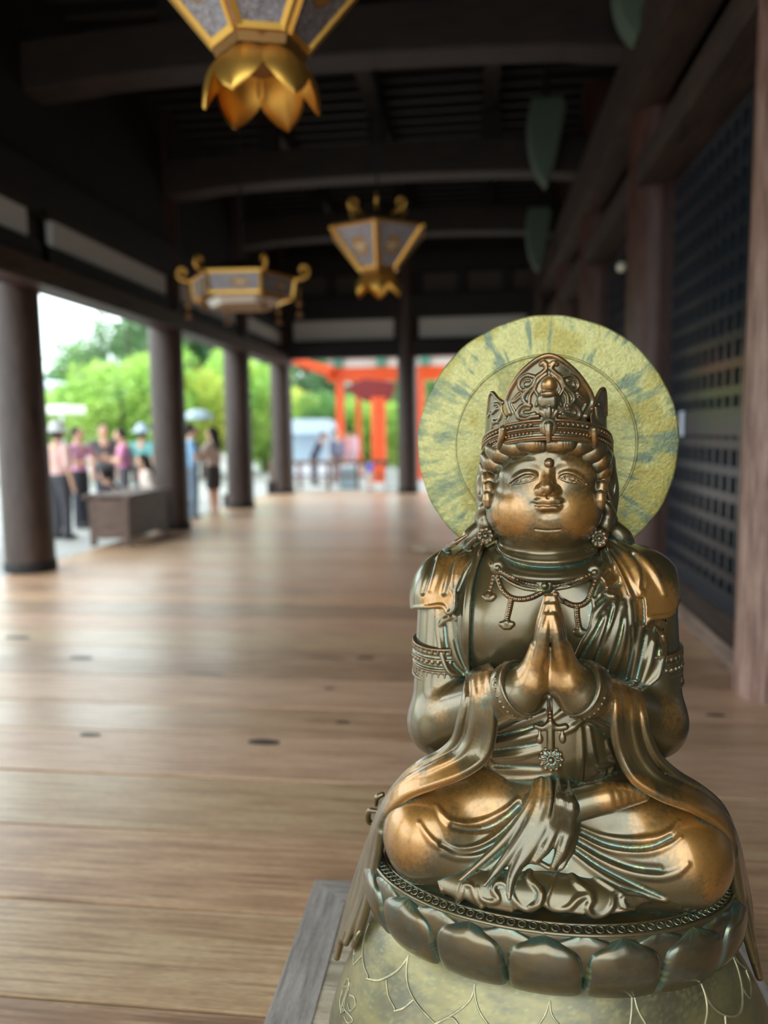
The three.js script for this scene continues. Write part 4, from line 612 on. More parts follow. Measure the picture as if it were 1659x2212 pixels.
// --- halo: a thick hammered disc behind the head
{
  const S = 1024, d = new Uint8Array(S * S * 4), R = rng(5), scr = []; for (let i = 0; i < 520; i++) { const a = R() * 6.283, r = 0.68 + R() * 0.34, l = 0.03 + R() * 0.12; scr.push([a, r, l, R()]); }
  const buf = new Float32Array(S * S); for (let i = 0; i < 900; i++) { let x = R() * S, y = R() * S; const rad = Math.hypot(x - S / 2, y - S / 2) / (S / 2), radial = rad > 0.68 && R() < 0.8, a = radial ? Math.atan2(y - S / 2, x - S / 2) + (R() - 0.5) * 0.15 : R() * 6.283, n = radial ? 30 + R() * 90 : 20 + R() * 120, v = R() < 0.5 ? 1 : -1; let da = (R() - 0.5) * 0.01, ang = a; for (let k = 0; k < n; k++) { x += Math.cos(ang); y += Math.sin(ang); ang += da; if (x > 1 && y > 1 && x < S - 2 && y < S - 2) { const q = (y | 0) * S + (x | 0); buf[q] += v * 0.5; buf[q + 1] += v * 0.25; } } }
  const pale = [172, 164, 108], gold = [156, 142, 76], green = [118, 126, 94], slate = [84, 100, 92];
  for (let j = 0; j < S; j++) for (let i = 0; i < S; i++) {
    const x = (i / S - 0.5) * 2, y = (j / S - 0.5) * 2, r = Math.hypot(x, y), a = Math.atan2(y, x), k = (j * S + i) * 4;
    const n = fbm(x * 4 + 11, y * 4, 1, 4), st = fbm(Math.cos(a) * 16, Math.sin(a) * 16, r * 3, 3), n2 = fbm(x * 60, y * 60, 2, 2), rn = fbm(x * 9, y * 9, 8, 3);
    const c = [0, 1, 2].map((q) => mix(pale[q], gold[q], sstep(0.4, 0.65, n))), o = r > 0.695 ? 1 : 0.35;
    const gr = sstep(0.50, 0.66, st * 0.6 + rn * 0.4 + (Math.abs(x) > 0.6 ? 0.06 : -0.02)) * o, sl = sstep(0.58, 0.70, st * 0.55 + rn * 0.45 + (x > 0.5 ? 0.03 : 0)) * o;
    for (let q = 0; q < 3; q++) { let v = mix(c[q], green[q], gr * 0.7); v = mix(v, slate[q], sl * 0.5); v *= 0.92 + 0.16 * n2; v += buf[j * S + i] * 14; d[k + q] = clamp(v, 0, 255); } d[k + 3] = 255;
  }
  const map = new THREE.DataTexture(d, S, S); map.colorSpace = THREE.SRGBColorSpace; map.magFilter = THREE.LinearFilter; map.generateMipmaps = false; map.needsUpdate = true;
  const hb = new Uint8Array(S * S * 4); for (let q = 0; q < S * S; q++) { const i = q % S, j = (q / S) | 0, v = clamp(128 + (fbm(i / 9, j / 9, 3, 3) - 0.5) * 150 + (fbm(i / 50, j / 50, 6, 2) - 0.5) * 120 + buf[q] * 30, 0, 255); hb[q * 4] = hb[q * 4 + 1] = hb[q * 4 + 2] = v; hb[q * 4 + 3] = 255; }
  const bump = new THREE.DataTexture(hb, S, S); bump.magFilter = THREE.LinearFilter; bump.needsUpdate = true;
  const hm = new THREE.MeshPhysicalMaterial({ name: 'halo brass', map, bumpMap: bump, bumpScale: 0.0016, metalness: 0.45, roughness: 0.5 });
  const z = -0.155, c = L(1175, 962, z), Rr = (L(1461, 962, z)[0] - L(898, 962, z)[0]) / 2;
  const prof = [[0, 0.012], [0.2, 0.0118], [0.4, 0.011], [0.6, 0.0098], [0.676, 0.0092], [0.686, 0.0118], [0.692, 0.0125], [0.698, 0.0118], [0.706, 0.0085], [0.8, 0.0078], [0.92, 0.0062], [0.985, 0.005], [1.0, 0.002], [1.0, -0.006], [0.9, -0.007], [0, -0.007]];
  const nA = 160, P = [], U = [], I = []; for (let i = 0; i <= nA; i++) for (const [q, h] of prof) { const a = i / nA * 2 * Math.PI, wob = q > 0.95 ? 1 + 0.003 * Math.sin(a * 9) + 0.002 * Math.sin(a * 23 + 1) : 1, x = Math.cos(a) * q * wob, y = Math.sin(a) * q * wob; P.push(x * Rr, y * Rr, h); U.push(x / 2 + 0.5, y / 2 + 0.5); }
  const m = prof.length; for (let i = 0; i < nA; i++) for (let j = 0; j < m - 1; j++) { const p = i * m + j, q = p + m; I.push(p, p + 1, q, q, p + 1, q + 1); }
  const g = new THREE.BufferGeometry(); g.setAttribute('position', new THREE.Float32BufferAttribute(P, 3)); g.setAttribute('uv', new THREE.Float32BufferAttribute(U, 2)); g.setIndex(I); g.computeVertexNormals(); g.translate(...c);
  tag(part('halo', g, hm, statue), 'round greenish-gold halo disc');
  part('halo_stem', new THREE.CylinderGeometry(0.018, 0.022, c[1] - Rr - LY + 0.12, 12).translate(c[0], (c[1] - Rr + LY + 0.1) / 2, z - 0.01), bronze.clone(), statue).material.vertexColors = false;
  statue.children.at(-1).material.color.copy(srgb(96, 88, 60));
}
// ------------------------------------------------------------------ the hall
const at = (px, py, d) => { const r = V3((px - W / 2) / FPX, -(py - H / 2) / FPX, -1).transformDirection(camera.matrixWorld), t = -d / r.z; return [r.x * t, EYE + r.y * t, -d]; };   // a place d metres down the hall
function woodTex(seed, c0, c1, c2, knots = 3, w = 1024, h = 256, sx = 5, sy = 46) {      // grain runs along u
  const d = new Uint8Array(w * h * 4), R = rng(seed), K = []; for (let i = 0; i < knots; i++) K.push([R() * w, R() * h, 4 + R() * 8]);
  for (let j = 0; j < h; j++) for (let i = 0; i < w; i++) {
    let u = i / w, v = j / h, k = 0, vv = v; for (const [x, y, r] of K) { const dx = (i - x) / 5, dy = j - y, q = Math.hypot(dx, dy); vv += 0.05 * Math.sign(dy || 1) * Math.exp(-q / (r * 2.2)); k = Math.max(k, 1 - sstep(r * 0.6, r * 1.5, q)); }
    const su = Math.sin(u * 6.2832), cu = Math.cos(u * 6.2832), n = fbm(su * sx * 0.35 + seed, cu * sx * 0.35, vv * 9, 3), g = fbm(su * 1.6 + seed * 3, cu * 1.6, vv * sy, 3), f = noise3(su * 20, cu * 20 + seed, vv * 240);
    const a = sstep(0.3, 0.7, n * 0.45 + g * 0.55), b = sstep(0.58, 0.75, g);
    const q = (j * w + i) * 4; for (let c = 0; c < 3; c++) { let x = mix(c0[c], c1[c], a); x = mix(x, c2[c], b * 0.35); x *= 0.92 + 0.16 * f; x = mix(x, c2[c] * 0.6, k * 0.8); d[q + c] = clamp(x, 0, 255); } d[q + 3] = 255;
  }
  const t = new THREE.DataTexture(d, w, h); t.wrapS = t.wrapT = THREE.RepeatWrapping; t.magFilter = THREE.LinearFilter; t.colorSpace = THREE.SRGBColorSpace; t.needsUpdate = true; return t;
}
const floorTex = [woodTex(11, [200, 162, 132], [170, 130, 104], [124, 94, 76], 0), woodTex(12, [190, 154, 126], [158, 120, 96], [114, 86, 70], 1), woodTex(13, [208, 172, 142], [182, 142, 114], [134, 104, 84], 0)];
const darkTex = woodTex(21, [92, 74, 64], [66, 52, 46], [42, 33, 30], 2), greyTex = woodTex(31, [168, 156, 150], [140, 128, 122], [98, 88, 84], 2), paleTex = woodTex(32, [206, 192, 172], [180, 164, 142], [120, 104, 88], 3), postTex = woodTex(41, [128, 108, 98], [96, 76, 68], [60, 46, 42], 1);
const nearTex = woodTex(51, [156, 124, 112], [112, 78, 68], [70, 46, 42], 1);
const mat = (map, color = 0xffffff, roughness = 0.6, extra = {}) => new THREE.MeshPhysicalMaterial({ map, color, roughness, ...extra });
const floorMats = []; for (let i = 0; i < 9; i++) { const R = rng(70 + i), v = 0.78 + R() * 0.36; floorMats.push(mat(floorTex[i % 3], new THREE.Color(v * (0.98 + R() * 0.06), v * (0.94 + R() * 0.07), v * (0.90 + R() * 0.12)), 0.34 + R() * 0.10, { clearcoat: 0.25, clearcoatRoughness: 0.28 })); }
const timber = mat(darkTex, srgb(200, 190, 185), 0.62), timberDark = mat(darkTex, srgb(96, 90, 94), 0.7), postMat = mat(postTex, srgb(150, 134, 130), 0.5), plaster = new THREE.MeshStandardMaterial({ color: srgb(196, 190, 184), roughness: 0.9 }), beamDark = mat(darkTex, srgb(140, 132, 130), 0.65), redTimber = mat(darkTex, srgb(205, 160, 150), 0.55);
// uv in metres: grain along the longest side
function grain(g, axis, su = 2.0, sv = 0.6, off = 0) { const p = g.attributes.position, n = g.attributes.normal, uv = new Float32Array(p.count * 2); for (let i = 0; i < p.count; i++) { const P = [p.getX(i), p.getY(i), p.getZ(i)], Nn = [Math.abs(n.getX(i)), Math.abs(n.getY(i)), Math.abs(n.getZ(i))], o = [0, 1, 2].filter((k) => k !== axis), c = Nn[o[0]] > Nn[o[1]] ? o[1] : o[0]; uv[i * 2] = P[axis] / su + off; uv[i * 2 + 1] = P[c] / sv + off * 0.7; } g.setAttribute('uv', new THREE.BufferAttribute(uv, 2)); return g; }
let offN = 0;
const beam = (name, x0, x1, y0, y1, z0, z1, m, parent, axis = 0) => part(name, grain(box(x1 - x0, y1 - y0, z1 - z0, (x0 + x1) / 2, (y0 + y1) / 2, (z0 + z1) / 2), axis, 2.4, 0.6, (offN += 0.37)), m, parent);
const XL = -4.61, XR = 1.67, SH = -0.13, LX = [-4.66, -4.65, -4.71, -4.92, -4.8, -4.7, -4.7], COLZ = [-18.2, -14.75, -11.45, -7.9, -4.4, -0.9, 2.6], ZF = -18.45, ZB = 3.2, FX0 = -4.98, FX1 = 2.4;
// --- floor of wide planks laid across the hall
const floor = struct('floor', 'polished wide-plank wooden floor of the open hall', 'floor');
{
  part('subfloor', box(FX1 - FX0, 0.05, ZB - ZF, (FX0 + FX1) / 2, -0.06, (ZB + ZF) / 2), timberDark, floor);
  const R = rng(3); let z = ZB, row = 0;
  const widths = [];
  while (z > ZF) { let w = 0.30 + R() * 0.20; if (z - w < ZF) w = z - ZF; const cut = FX0 + (FX1 - FX0) * (0.3 + 0.4 * R()), zc = z - w / 2; for (const [a, b] of [[FX0, FX1]]) { const g = grain(box(b - a - 0.002, 0.034, w - 0.006 - R() * 0.014, (a + b) / 2, -0.017 - R() * 0.0025, zc), 0, 2.6, 0.55, R() * 9); part('plank', g, floorMats[Math.floor(R() * 9)], floor); } z -= w; row++; }
  for (const [px, py, w] of [[175, 1421, 0.16], [195, 1587, 0.11], [570, 1603, 0.16], [790, 1421, 0.12], [38, 1377, 0.2], [740, 1560, 0.07], [712, 1487, 0.06], [1545, 1545, 0.1]]) { const d = V3((px - W / 2) / FPX, -(py - H / 2) / FPX, -1).transformDirection(camera.matrixWorld), t = -EYE / d.y; const g = new THREE.CylinderGeometry(1, 1, 0.004, 18); g.scale(w / 2, 1, w / 5.5); g.translate(d.x * t, 0.0005, d.z * t); part('wood_plug', grain(g, 0, 1, 0.3, px), mat(darkTex, srgb(190, 190, 205), 0.45), floor); }
}
// --- round posts
function post(x, z, r, h = 6.2, m = postMat) {
  const pts = []; for (let i = 0; i <= 14; i++) { const y = h * i / 14; pts.push(new THREE.Vector2(r * (1 - 0.06 * i / 14), y)); } const g = new THREE.LatheGeometry(pts, 40); const uv = g.attributes.uv; for (let i = 0; i < uv.count; i++) { const a = uv.getX(i), b = uv.getY(i); uv.setXY(i, b * h / 2.2 + x, a * 3); } return [g, m];
}
const walls = struct('wall_left', 'open colonnade side of the hall under dark lintels and plaster strips', 'wall'), farWall = struct('wall_far', 'far end of the hall with dark lintels and grey plaster strips', 'wall'), rightWall = struct('wall_right', 'dark lattice side of the hall under long beams', 'wall'), ceiling = struct('ceiling', 'dark open timber ceiling with cross beams', 'ceiling');
const pillar = (name, label, x, z, r, group, m, ring = true) => { const [g, mm] = post(x, z, r, 6.2, m); const t = thing(name, label, 'pillar', [x, 0, z], 0, group); t.userData.kind = 'structure'; part('shaft', g, mm, t); if (!ring) return t; const collar = new THREE.LatheGeometry([[r + 0.012, 0], [r + 0.016, 0.02], [r + 0.012, 0.10], [r + 0.002, 0.115]].map((p) => new THREE.Vector2(...p)), 40); part('base_collar', collar, timberDark, t); return t; };
const names = ['corner wooden pillar at the far end beside the green trees', 'slim wooden pillar third from the front of the open side', 'wooden pillar standing beside the blue-shirted visitor', 'large dark wooden pillar at the edge of the picture beside the pink visitors'];
COLZ.forEach((z, i) => { pillar('wooden_pillar', names[i] ?? 'wooden pillar of the open side behind the viewer', LX[i], z, 0.262, 'pillars of the open side'); });
pillar('wooden_pillar', 'dark wooden pillar in the middle of the far end beside the vermilion gate', -1.62, -18.2, 0.24, 'pillars of the far end'); pillar('wooden_pillar', 'wooden pillar of the far end hidden behind the halo', 1.42, -18.2, 0.24, 'pillars of the far end');
const rn = ['', 'distant pillar of the lattice side behind the halo', 'dark pillar of the lattice side just above the halo', 'brown pillar between the lattice door and the halo', 'weathered reddish pillar at the edge of the picture beside the lattice', 'pillar of the lattice side beside the viewer', 'pillar of the lattice side behind the viewer'];
COLZ.forEach((z, i) => { if (i) pillar('wooden_pillar', rn[i], XR + 0.04, z, 0.27, 'pillars of the lattice side', i === 4 ? mat(nearTex, 0xffffff, 0.55) : mat(postTex, srgb(176, 134, 122), 0.5), i !== 4); });
// --- left side above the openings
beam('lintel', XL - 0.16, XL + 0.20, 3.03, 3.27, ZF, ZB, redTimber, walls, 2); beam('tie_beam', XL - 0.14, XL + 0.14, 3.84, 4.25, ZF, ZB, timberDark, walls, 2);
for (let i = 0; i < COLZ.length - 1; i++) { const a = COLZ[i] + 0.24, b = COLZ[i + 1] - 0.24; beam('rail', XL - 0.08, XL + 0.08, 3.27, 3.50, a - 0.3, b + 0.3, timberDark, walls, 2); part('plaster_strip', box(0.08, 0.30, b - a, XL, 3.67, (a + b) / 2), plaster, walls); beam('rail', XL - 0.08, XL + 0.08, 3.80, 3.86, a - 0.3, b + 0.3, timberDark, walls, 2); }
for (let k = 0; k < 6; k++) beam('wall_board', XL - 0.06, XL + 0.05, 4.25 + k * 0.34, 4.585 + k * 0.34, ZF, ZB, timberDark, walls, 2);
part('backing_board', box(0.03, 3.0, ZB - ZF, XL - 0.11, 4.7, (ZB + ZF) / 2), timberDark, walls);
// --- far end
beam('lintel', XL, XR + 0.3, 3.18, 3.54, -18.34, -18.02, timberDark, farWall); beam('tie_beam', XL, XR + 0.3, 4.10, 4.56, -18.36, -18.0, timberDark, farWall); beam('tie_beam', XL, XR + 0.3, 5.1, 5.5, -18.36, -18.0, timberDark, farWall);
for (const [a, b] of [[-4.30, -1.92], [-1.33, 1.12], [1.72, 2.1]]) { part('plaster_strip', box(b - a, 0.46, 0.08, (a + b) / 2, 3.82, -18.2), plaster, farWall); beam('rail', a - 0.3, b + 0.3, 3.54, 3.60, -18.28, -18.12, timberDark, farWall); beam('rail', a - 0.3, b + 0.3, 4.05, 4.11, -18.28, -18.12, timberDark, farWall); }
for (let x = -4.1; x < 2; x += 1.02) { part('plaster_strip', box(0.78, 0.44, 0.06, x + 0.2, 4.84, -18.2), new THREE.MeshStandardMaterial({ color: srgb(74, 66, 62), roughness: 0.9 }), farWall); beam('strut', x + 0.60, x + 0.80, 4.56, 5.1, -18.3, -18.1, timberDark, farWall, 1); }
part('backing_board', box(XR + 0.3 - XL, 2.7, 0.04, (XL + XR + 0.3) / 2, 4.85, -18.30), timberDark, farWall);
part('gable_board', grain(box(XR + 0.3 - XL, 0.75, 0.1, (XL + XR + 0.3) / 2, 5.85, -18.2), 0), timberDark, farWall);
beam('wall_board', 1.9, 4.5, 0, 6.2, -18.3, -18.1, timberDark, farWall, 1);
// --- right side
beam('long_beam', 1.37, 1.69, 4.42, 4.97, ZF, ZB, timber, rightWall, 2); beam('lintel', 1.49, 1.85, 3.72, 3.98, ZF, ZB, timber, rightWall, 2); beam('wall_board', 1.82, 1.92, 3.98, 6.2, ZF, ZB, timberDark, rightWall, 2);
beam('sill', 1.55, 1.89, -0.02, 0.13, ZF, ZB, mat(postTex, 0xffffff, 0.45), rightWall, 2);
const lacquer = new THREE.MeshPhysicalMaterial({ name: 'dark lacquer', color: srgb(40, 44, 52), roughness: 0.24 });
const pane = new THREE.MeshPhysicalMaterial({ name: 'window glass', color: 0xffffff, roughness: 0.03, transmission: 1, thickness: 0, ior: 1.52 });
for (let i = 1; i < COLZ.length - 1; i++) {
  const a = COLZ[i] + 0.22, b = COLZ[i + 1] - 0.22, L0 = b - a, nV = Math.round(L0 / 0.19), cat = i === 3 ? 'door' : 'door';
  if (i > 4) { beam('wall_board', 1.79, 1.89, 0.13, 3.72, a - 0.2, b + 0.2, timberDark, rightWall, 1); continue; }
  const lat = struct('door_' + i, ['', 'dark square lattice screen at the far end of the side wall', 'dark square lattice screen behind the halo', 'dark lacquered square lattice door showing pale light low down between two pillars', 'dark square lattice screen beside the viewer'][i], cat);
  const inner = (n, geo) => part(n, geo, lacquer, lat);
  for (let k = 0; k <= nV; k++) inner('upright_bar', box(0.05, 3.5, k % nV ? 0.062 : 0.12, 1.82, 0.13 + 1.79, a + L0 * k / nV));
  for (let y = 0.22, k = 0; y < 3.7; y += 0.19, k++) if (!(y > 1.43 && y < 1.60)) inner('cross_bar', box(0.056, k === 0 ? 0.16 : 0.07, L0, 1.815, y, (a + b) / 2));
  part('glass', box(0.006, 3.5, L0, 1.855, 1.92, (a + b) / 2), pane, lat);
  inner('middle_rail', box(0.07, 0.20, L0, 1.815, 1.52, (a + b) / 2));
  beam('jamb', 1.71, 1.89, 0.13, 3.72, a - 0.03, a + 0.09, redTimber, lat, 1); beam('jamb', 1.71, 1.89, 0.13, 3.72, b - 0.09, b + 0.03, redTimber, lat, 1);
}
beam('inner_wall', 4.4, 4.5, 0, 6.2, ZF, ZB, timberDark, rightWall, 2); beam('inner_floor', 2.4, 4.5, -0.05, 0, ZF, ZB, timberDark, rightWall, 2); beam('end_wall', 1.77, 4.5, 0, 6.2, ZB - 0.1, ZB, timberDark, rightWall, 1);
// --- ceiling and roof
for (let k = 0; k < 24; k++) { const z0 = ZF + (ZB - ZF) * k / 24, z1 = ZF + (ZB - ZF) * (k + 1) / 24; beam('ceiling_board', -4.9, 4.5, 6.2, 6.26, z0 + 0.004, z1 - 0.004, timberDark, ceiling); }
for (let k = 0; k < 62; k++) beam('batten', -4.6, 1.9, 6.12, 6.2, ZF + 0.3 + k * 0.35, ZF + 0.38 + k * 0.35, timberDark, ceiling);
for (const z of COLZ.slice(1)) {
  const s = new THREE.Shape(); s.moveTo(XL, 4.98); s.quadraticCurveTo(XL + 0.5, 5.0, XL + 0.8, 5.05); s.quadraticCurveTo((XL + XR) / 2, 5.16, XR - 0.8, 5.05); s.quadraticCurveTo(XR - 0.5, 5.0, XR, 4.98); s.lineTo(XR, 5.42); s.quadraticCurveTo((XL + XR) / 2, 5.62, XL, 5.42); s.lineTo(XL, 4.98);
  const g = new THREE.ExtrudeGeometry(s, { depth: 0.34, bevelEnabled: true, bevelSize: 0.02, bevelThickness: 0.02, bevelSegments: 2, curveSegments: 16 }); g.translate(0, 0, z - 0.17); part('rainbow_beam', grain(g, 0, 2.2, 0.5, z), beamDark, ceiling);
  for (const x of [-3.0, -1.4, 0.2]) beam('strut', x - 0.13, x + 0.13, 5.5, 6.2, z - 0.12, z + 0.12, timberDark, ceiling, 1);
}
for (const x of [-3.0, -1.4, 0.2]) beam('purlin', x - 0.1, x + 0.1, 5.88, 6.12, ZF, ZB, timberDark, ceiling, 2);
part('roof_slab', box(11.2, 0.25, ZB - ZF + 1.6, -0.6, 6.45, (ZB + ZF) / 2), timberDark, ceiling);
// brackets with faded green paint hanging under the right-hand beams
const faded = new THREE.MeshStandardMaterial({ color: srgb(82, 98, 84), roughness: 0.85 });
[[1368, -60, 95, 7.3, 34, 'faded green carved bracket at the very top beside the long beam'], [1178, 232, 402, 11.0, 30, 'faded green carved bracket under the second cross beam'], [1162, 458, 585, 14.4, 20, 'faded green carved bracket farthest down the hall']].forEach(([px, y0, y1, d, hw, label]) => {
  const top = at(px, y0, d), bot = at(px, y1, d), hgt = top[1] - bot[1], w = hw * d / FPX; const s = new THREE.Shape(); s.moveTo(-w * 0.8, 0); s.bezierCurveTo(-w * 1.3, -hgt * 0.35, -w * 0.9, -hgt * 0.8, 0, -hgt); s.bezierCurveTo(w * 0.5, -hgt * 0.8, w * 0.7, -hgt * 0.4, w * 1.1, -hgt * 0.1); s.lineTo(w * 0.9, 0); s.lineTo(-w * 0.8, 0);
  const g = new THREE.ExtrudeGeometry(s, { depth: w * 1.2, bevelEnabled: true, bevelSize: w * 0.2, bevelThickness: w * 0.2, bevelSegments: 3, curveSegments: 12 }); const t = thing('carved_bracket', label, 'bracket', top, 0, 'green brackets under the beams'); part('carving', g, faded, t); part('hanger', box(0.08, 5.9 - top[1] > 0.05 ? 6.2 - top[1] : 0.1, 0.08, 0, (6.2 - top[1]) / 2, w * 0.6), timberDark, t);
});
// --- the low platform under the statue: mitred frame boards round plain boards
{
  const P = thing('low_platform', 'low weathered wooden platform with mitred grey border under the statue', 'platform', [statue.position.x, 0, statue.position.z]), c0 = (() => { const r = V3((682 - W / 2) / FPX, -(1898 - H / 2) / FPX, -1).transformDirection(camera.matrixWorld), t = (DECK - EYE) / r.y; return [r.x * t, r.z * t]; })();
  const x0 = c0[0] - P.position.x, z0 = c0[1] - P.position.z, x1 = 0.592, z1 = 0.62, bw = 0.115, th = DECK - 0.002;
  const board = (pts) => { const s = new THREE.Shape(pts.map(([x, z]) => new THREE.Vector2(x, -z))); const g = new THREE.ExtrudeGeometry(s, { depth: th - 0.004, bevelEnabled: true, bevelSize: 0.002, bevelThickness: 0.002, bevelSegments: 1 }); g.rotateX(-Math.PI / 2); g.translate(0, 0.002, 0); return g; };
  const gm = mat(greyTex, 0xffffff, 0.6);
  part('border_board', grain(board([[x0, z0], [x1, z0], [x1 - bw, z0 + bw], [x0 + bw, z0 + bw]]), 0, 1.4, 0.4), gm, P); part('border_board', grain(board([[x0, z1], [x0, z0], [x0 + bw, z0 + bw], [x0 + bw, z1 - bw]]), 2, 1.4, 0.4, 0.3), gm, P);
  part('border_board', grain(board([[x1, z0], [x1, z1], [x1 - bw, z1 - bw], [x1 - bw, z0 + bw]]), 2, 1.4, 0.4, 0.6), gm, P); part('border_board', grain(board([[x1, z1], [x0, z1], [x0 + bw, z1 - bw], [x1 - bw, z1 - bw]]), 0, 1.4, 0.4, 0.2), gm, P);
  const a = z0 + bw, b = z1 - bw, n = 9; for (let k = 0; k < n; k++) { const u = a + (b - a) * k / n, v = a + (b - a) * (k + 1) / n; part('plank', grain(box(x1 - x0 - 2 * bw - 0.003, th, v - u - 0.003, (x0 + x1) / 2, th / 2 - 0.003, (u + v) / 2), 0, 1.1, 0.4, k * 0.31), mat(paleTex, new THREE.Color(0.92 + 0.08 * hash3(k, 1, 1), 0.92, 0.9), 0.6), P); }
}
// ------------------------------------------------------------------ hanging lanterns
const gilt = new THREE.MeshPhysicalMaterial({ name: 'gilt brass', color: srgb(232, 176, 84), metalness: 0.85, roughness: 0.38 }), giltDark = new THREE.MeshPhysicalMaterial({ name: 'dark gilt', color: srgb(150, 108, 62), metalness: 0.7, roughness: 0.5 }), darkMetal = new THREE.MeshStandardMaterial({ name: 'dark iron', color: srgb(46, 40, 38), metalness: 0.5, roughness: 0.55 });
const filigree = (() => {   // pierced silver scrollwork with a gilt crest
  const c = document.createElement('canvas'); c.width = 512; c.height = 512; const g = c.getContext('2d'), R = rng(9);
  g.fillStyle = 'rgb(150,146,156)'; g.fillRect(0, 0, 512, 512);
  for (let i = 0; i < 2600; i++) { const x = R() * 512, y = R() * 512, r = 3 + R() * 7; g.strokeStyle = R() < 0.55 ? 'rgba(196,190,196,0.8)' : R() < 0.6 ? 'rgba(120,88,56,0.8)' : 'rgba(84,76,80,0.8)'; g.lineWidth = 1.5 + R() * 2; g.beginPath(); g.arc(x, y, r, R() * 6, R() * 6 + 2.5); g.stroke(); }
  g.fillStyle = 'rgb(186,136,66)'; g.beginPath(); g.ellipse(256, 256, 74, 100, 0, 0, 6.3); g.fill(); g.fillStyle = 'rgb(206,196,176)'; g.beginPath(); g.ellipse(256, 280, 20, 42, 0, 0, 6.3); g.fill(); g.beginPath(); g.ellipse(222, 246, 15, 34, 0.7, 0, 6.3); g.fill(); g.beginPath(); g.ellipse(290, 246, 15, 34, -0.7, 0, 6.3); g.fill(); g.strokeStyle = 'rgb(140,96,44)'; g.lineWidth = 8; g.beginPath(); g.ellipse(256, 256, 74, 100, 0, 0, 6.3); g.stroke();
  const t = new THREE.CanvasTexture(c); t.colorSpace = THREE.SRGBColorSpace; return t;
})();
const filMat = new THREE.MeshPhysicalMaterial({ name: 'filigree', map: filigree, metalness: 0.35, roughness: 0.5 });
const PI6 = Math.PI / 6;
const hex = (R, y, k, n = 6) => { const a = (k + 0.5) / n * 2 * Math.PI; return V3(R * Math.sin(a), y, R * Math.cos(a)); };
function quadGeo(a, b, c, d, th = 0.006) { // a,b top; c,d bottom
  const n = b.clone().sub(a).cross(d.clone().sub(a)).normalize().multiplyScalar(th / 2), P = [], U = [], I = []; const push = (v, u, w) => { P.push(v.x, v.y, v.z); U.push(u, w); };
  for (const s of [1, -1]) { push(a.clone().addScaledVector(n, s), 0.0, 1); push(b.clone().addScaledVector(n, s), 1, 1); push(c.clone().addScaledVector(n, s), 0.75, 0); push(d.clone().addScaledVector(n, s), 0.25, 0); }
  I.push(0, 1, 2, 0, 2, 3, 4, 6, 5, 4, 7, 6); for (const [p, q] of [[0, 1], [1, 2], [2, 3], [3, 0]]) I.push(p, q, q + 4, p, q + 4, p + 4);
  const g = new THREE.BufferGeometry(); g.setAttribute('position', new THREE.Float32BufferAttribute(P, 3)); g.setAttribute('uv', new THREE.Float32BufferAttribute(U, 2)); g.setIndex(I); const f = g.toNonIndexed(); f.computeVertexNormals(); return f;
}
const bar = (a, b, r) => { const d = b.clone().sub(a), g = new THREE.BoxGeometry(r * 2, d.length() + r * 1.2, r * 2); g.applyQuaternion(new THREE.Quaternion().setFromUnitVectors(V3(0, 1, 0), d.clone().normalize())); g.translate(...a.clone().add(b).multiplyScalar(0.5).toArray()); return g; };
function curl(base, out, s) { const o = out.clone().setY(0).normalize(), P = [[0, 0], [0.5, 0.05], [0.95, 0.25], [1.1, 0.65], [0.85, 0.95], [0.5, 0.85], [0.5, 0.6], [0.7, 0.55]]; return new THREE.TubeGeometry(new THREE.CatmullRomCurve3(P.map(([a, b]) => base.clone().addScaledVector(o, a * s).add(V3(0, b * s, 0)))), 24, s * 0.13, 6); }
function giltPetal(R0, R1, drop, half) {                     // a drooping pointed leaf of the tailpiece
  const nu = 10, nv = 14, P = [], I = []; for (const s of [1, -1]) for (let j = 0; j <= nv; j++) for (let i = 0; i <= nu; i++) { const v = j / nv, u = i / nu * 2 - 1, w = half * (v < 0.55 ? 0.75 + 0.25 * Math.sin(v / 0.55 * Math.PI / 2) : Math.pow(Math.cos((v - 0.55) / 0.45 * Math.PI / 2), 0.75)), r = R0 + (R1 - R0) * Math.sin(v * Math.PI / 2) - 0.05 * R1 * u * u, y = -drop * (0.12 * v + 0.88 * Math.pow(v, 2.2)) - s * 0.0 + 0.03 * drop * Math.cos(u * 3), a = u * w; P.push((r - s * 0.004) * Math.sin(a), y + s * 0.004, (r - s * 0.004) * Math.cos(a)); }
  const N = (nu + 1) * (nv + 1); for (const o of [0, N]) for (let j = 0; j < nv; j++) for (let i = 0; i < nu; i++) { const p = o + j * (nu + 1) + i, q = p + nu + 1; if (o) I.push(p, p + 1, q, p + 1, q + 1, q); else I.push(p, q, p + 1, p + 1, q, q + 1); }
  const g = new THREE.BufferGeometry(); g.setAttribute('position', new THREE.Float32BufferAttribute(P, 3)); g.setIndex(I); g.computeVertexNormals(); return g;
}
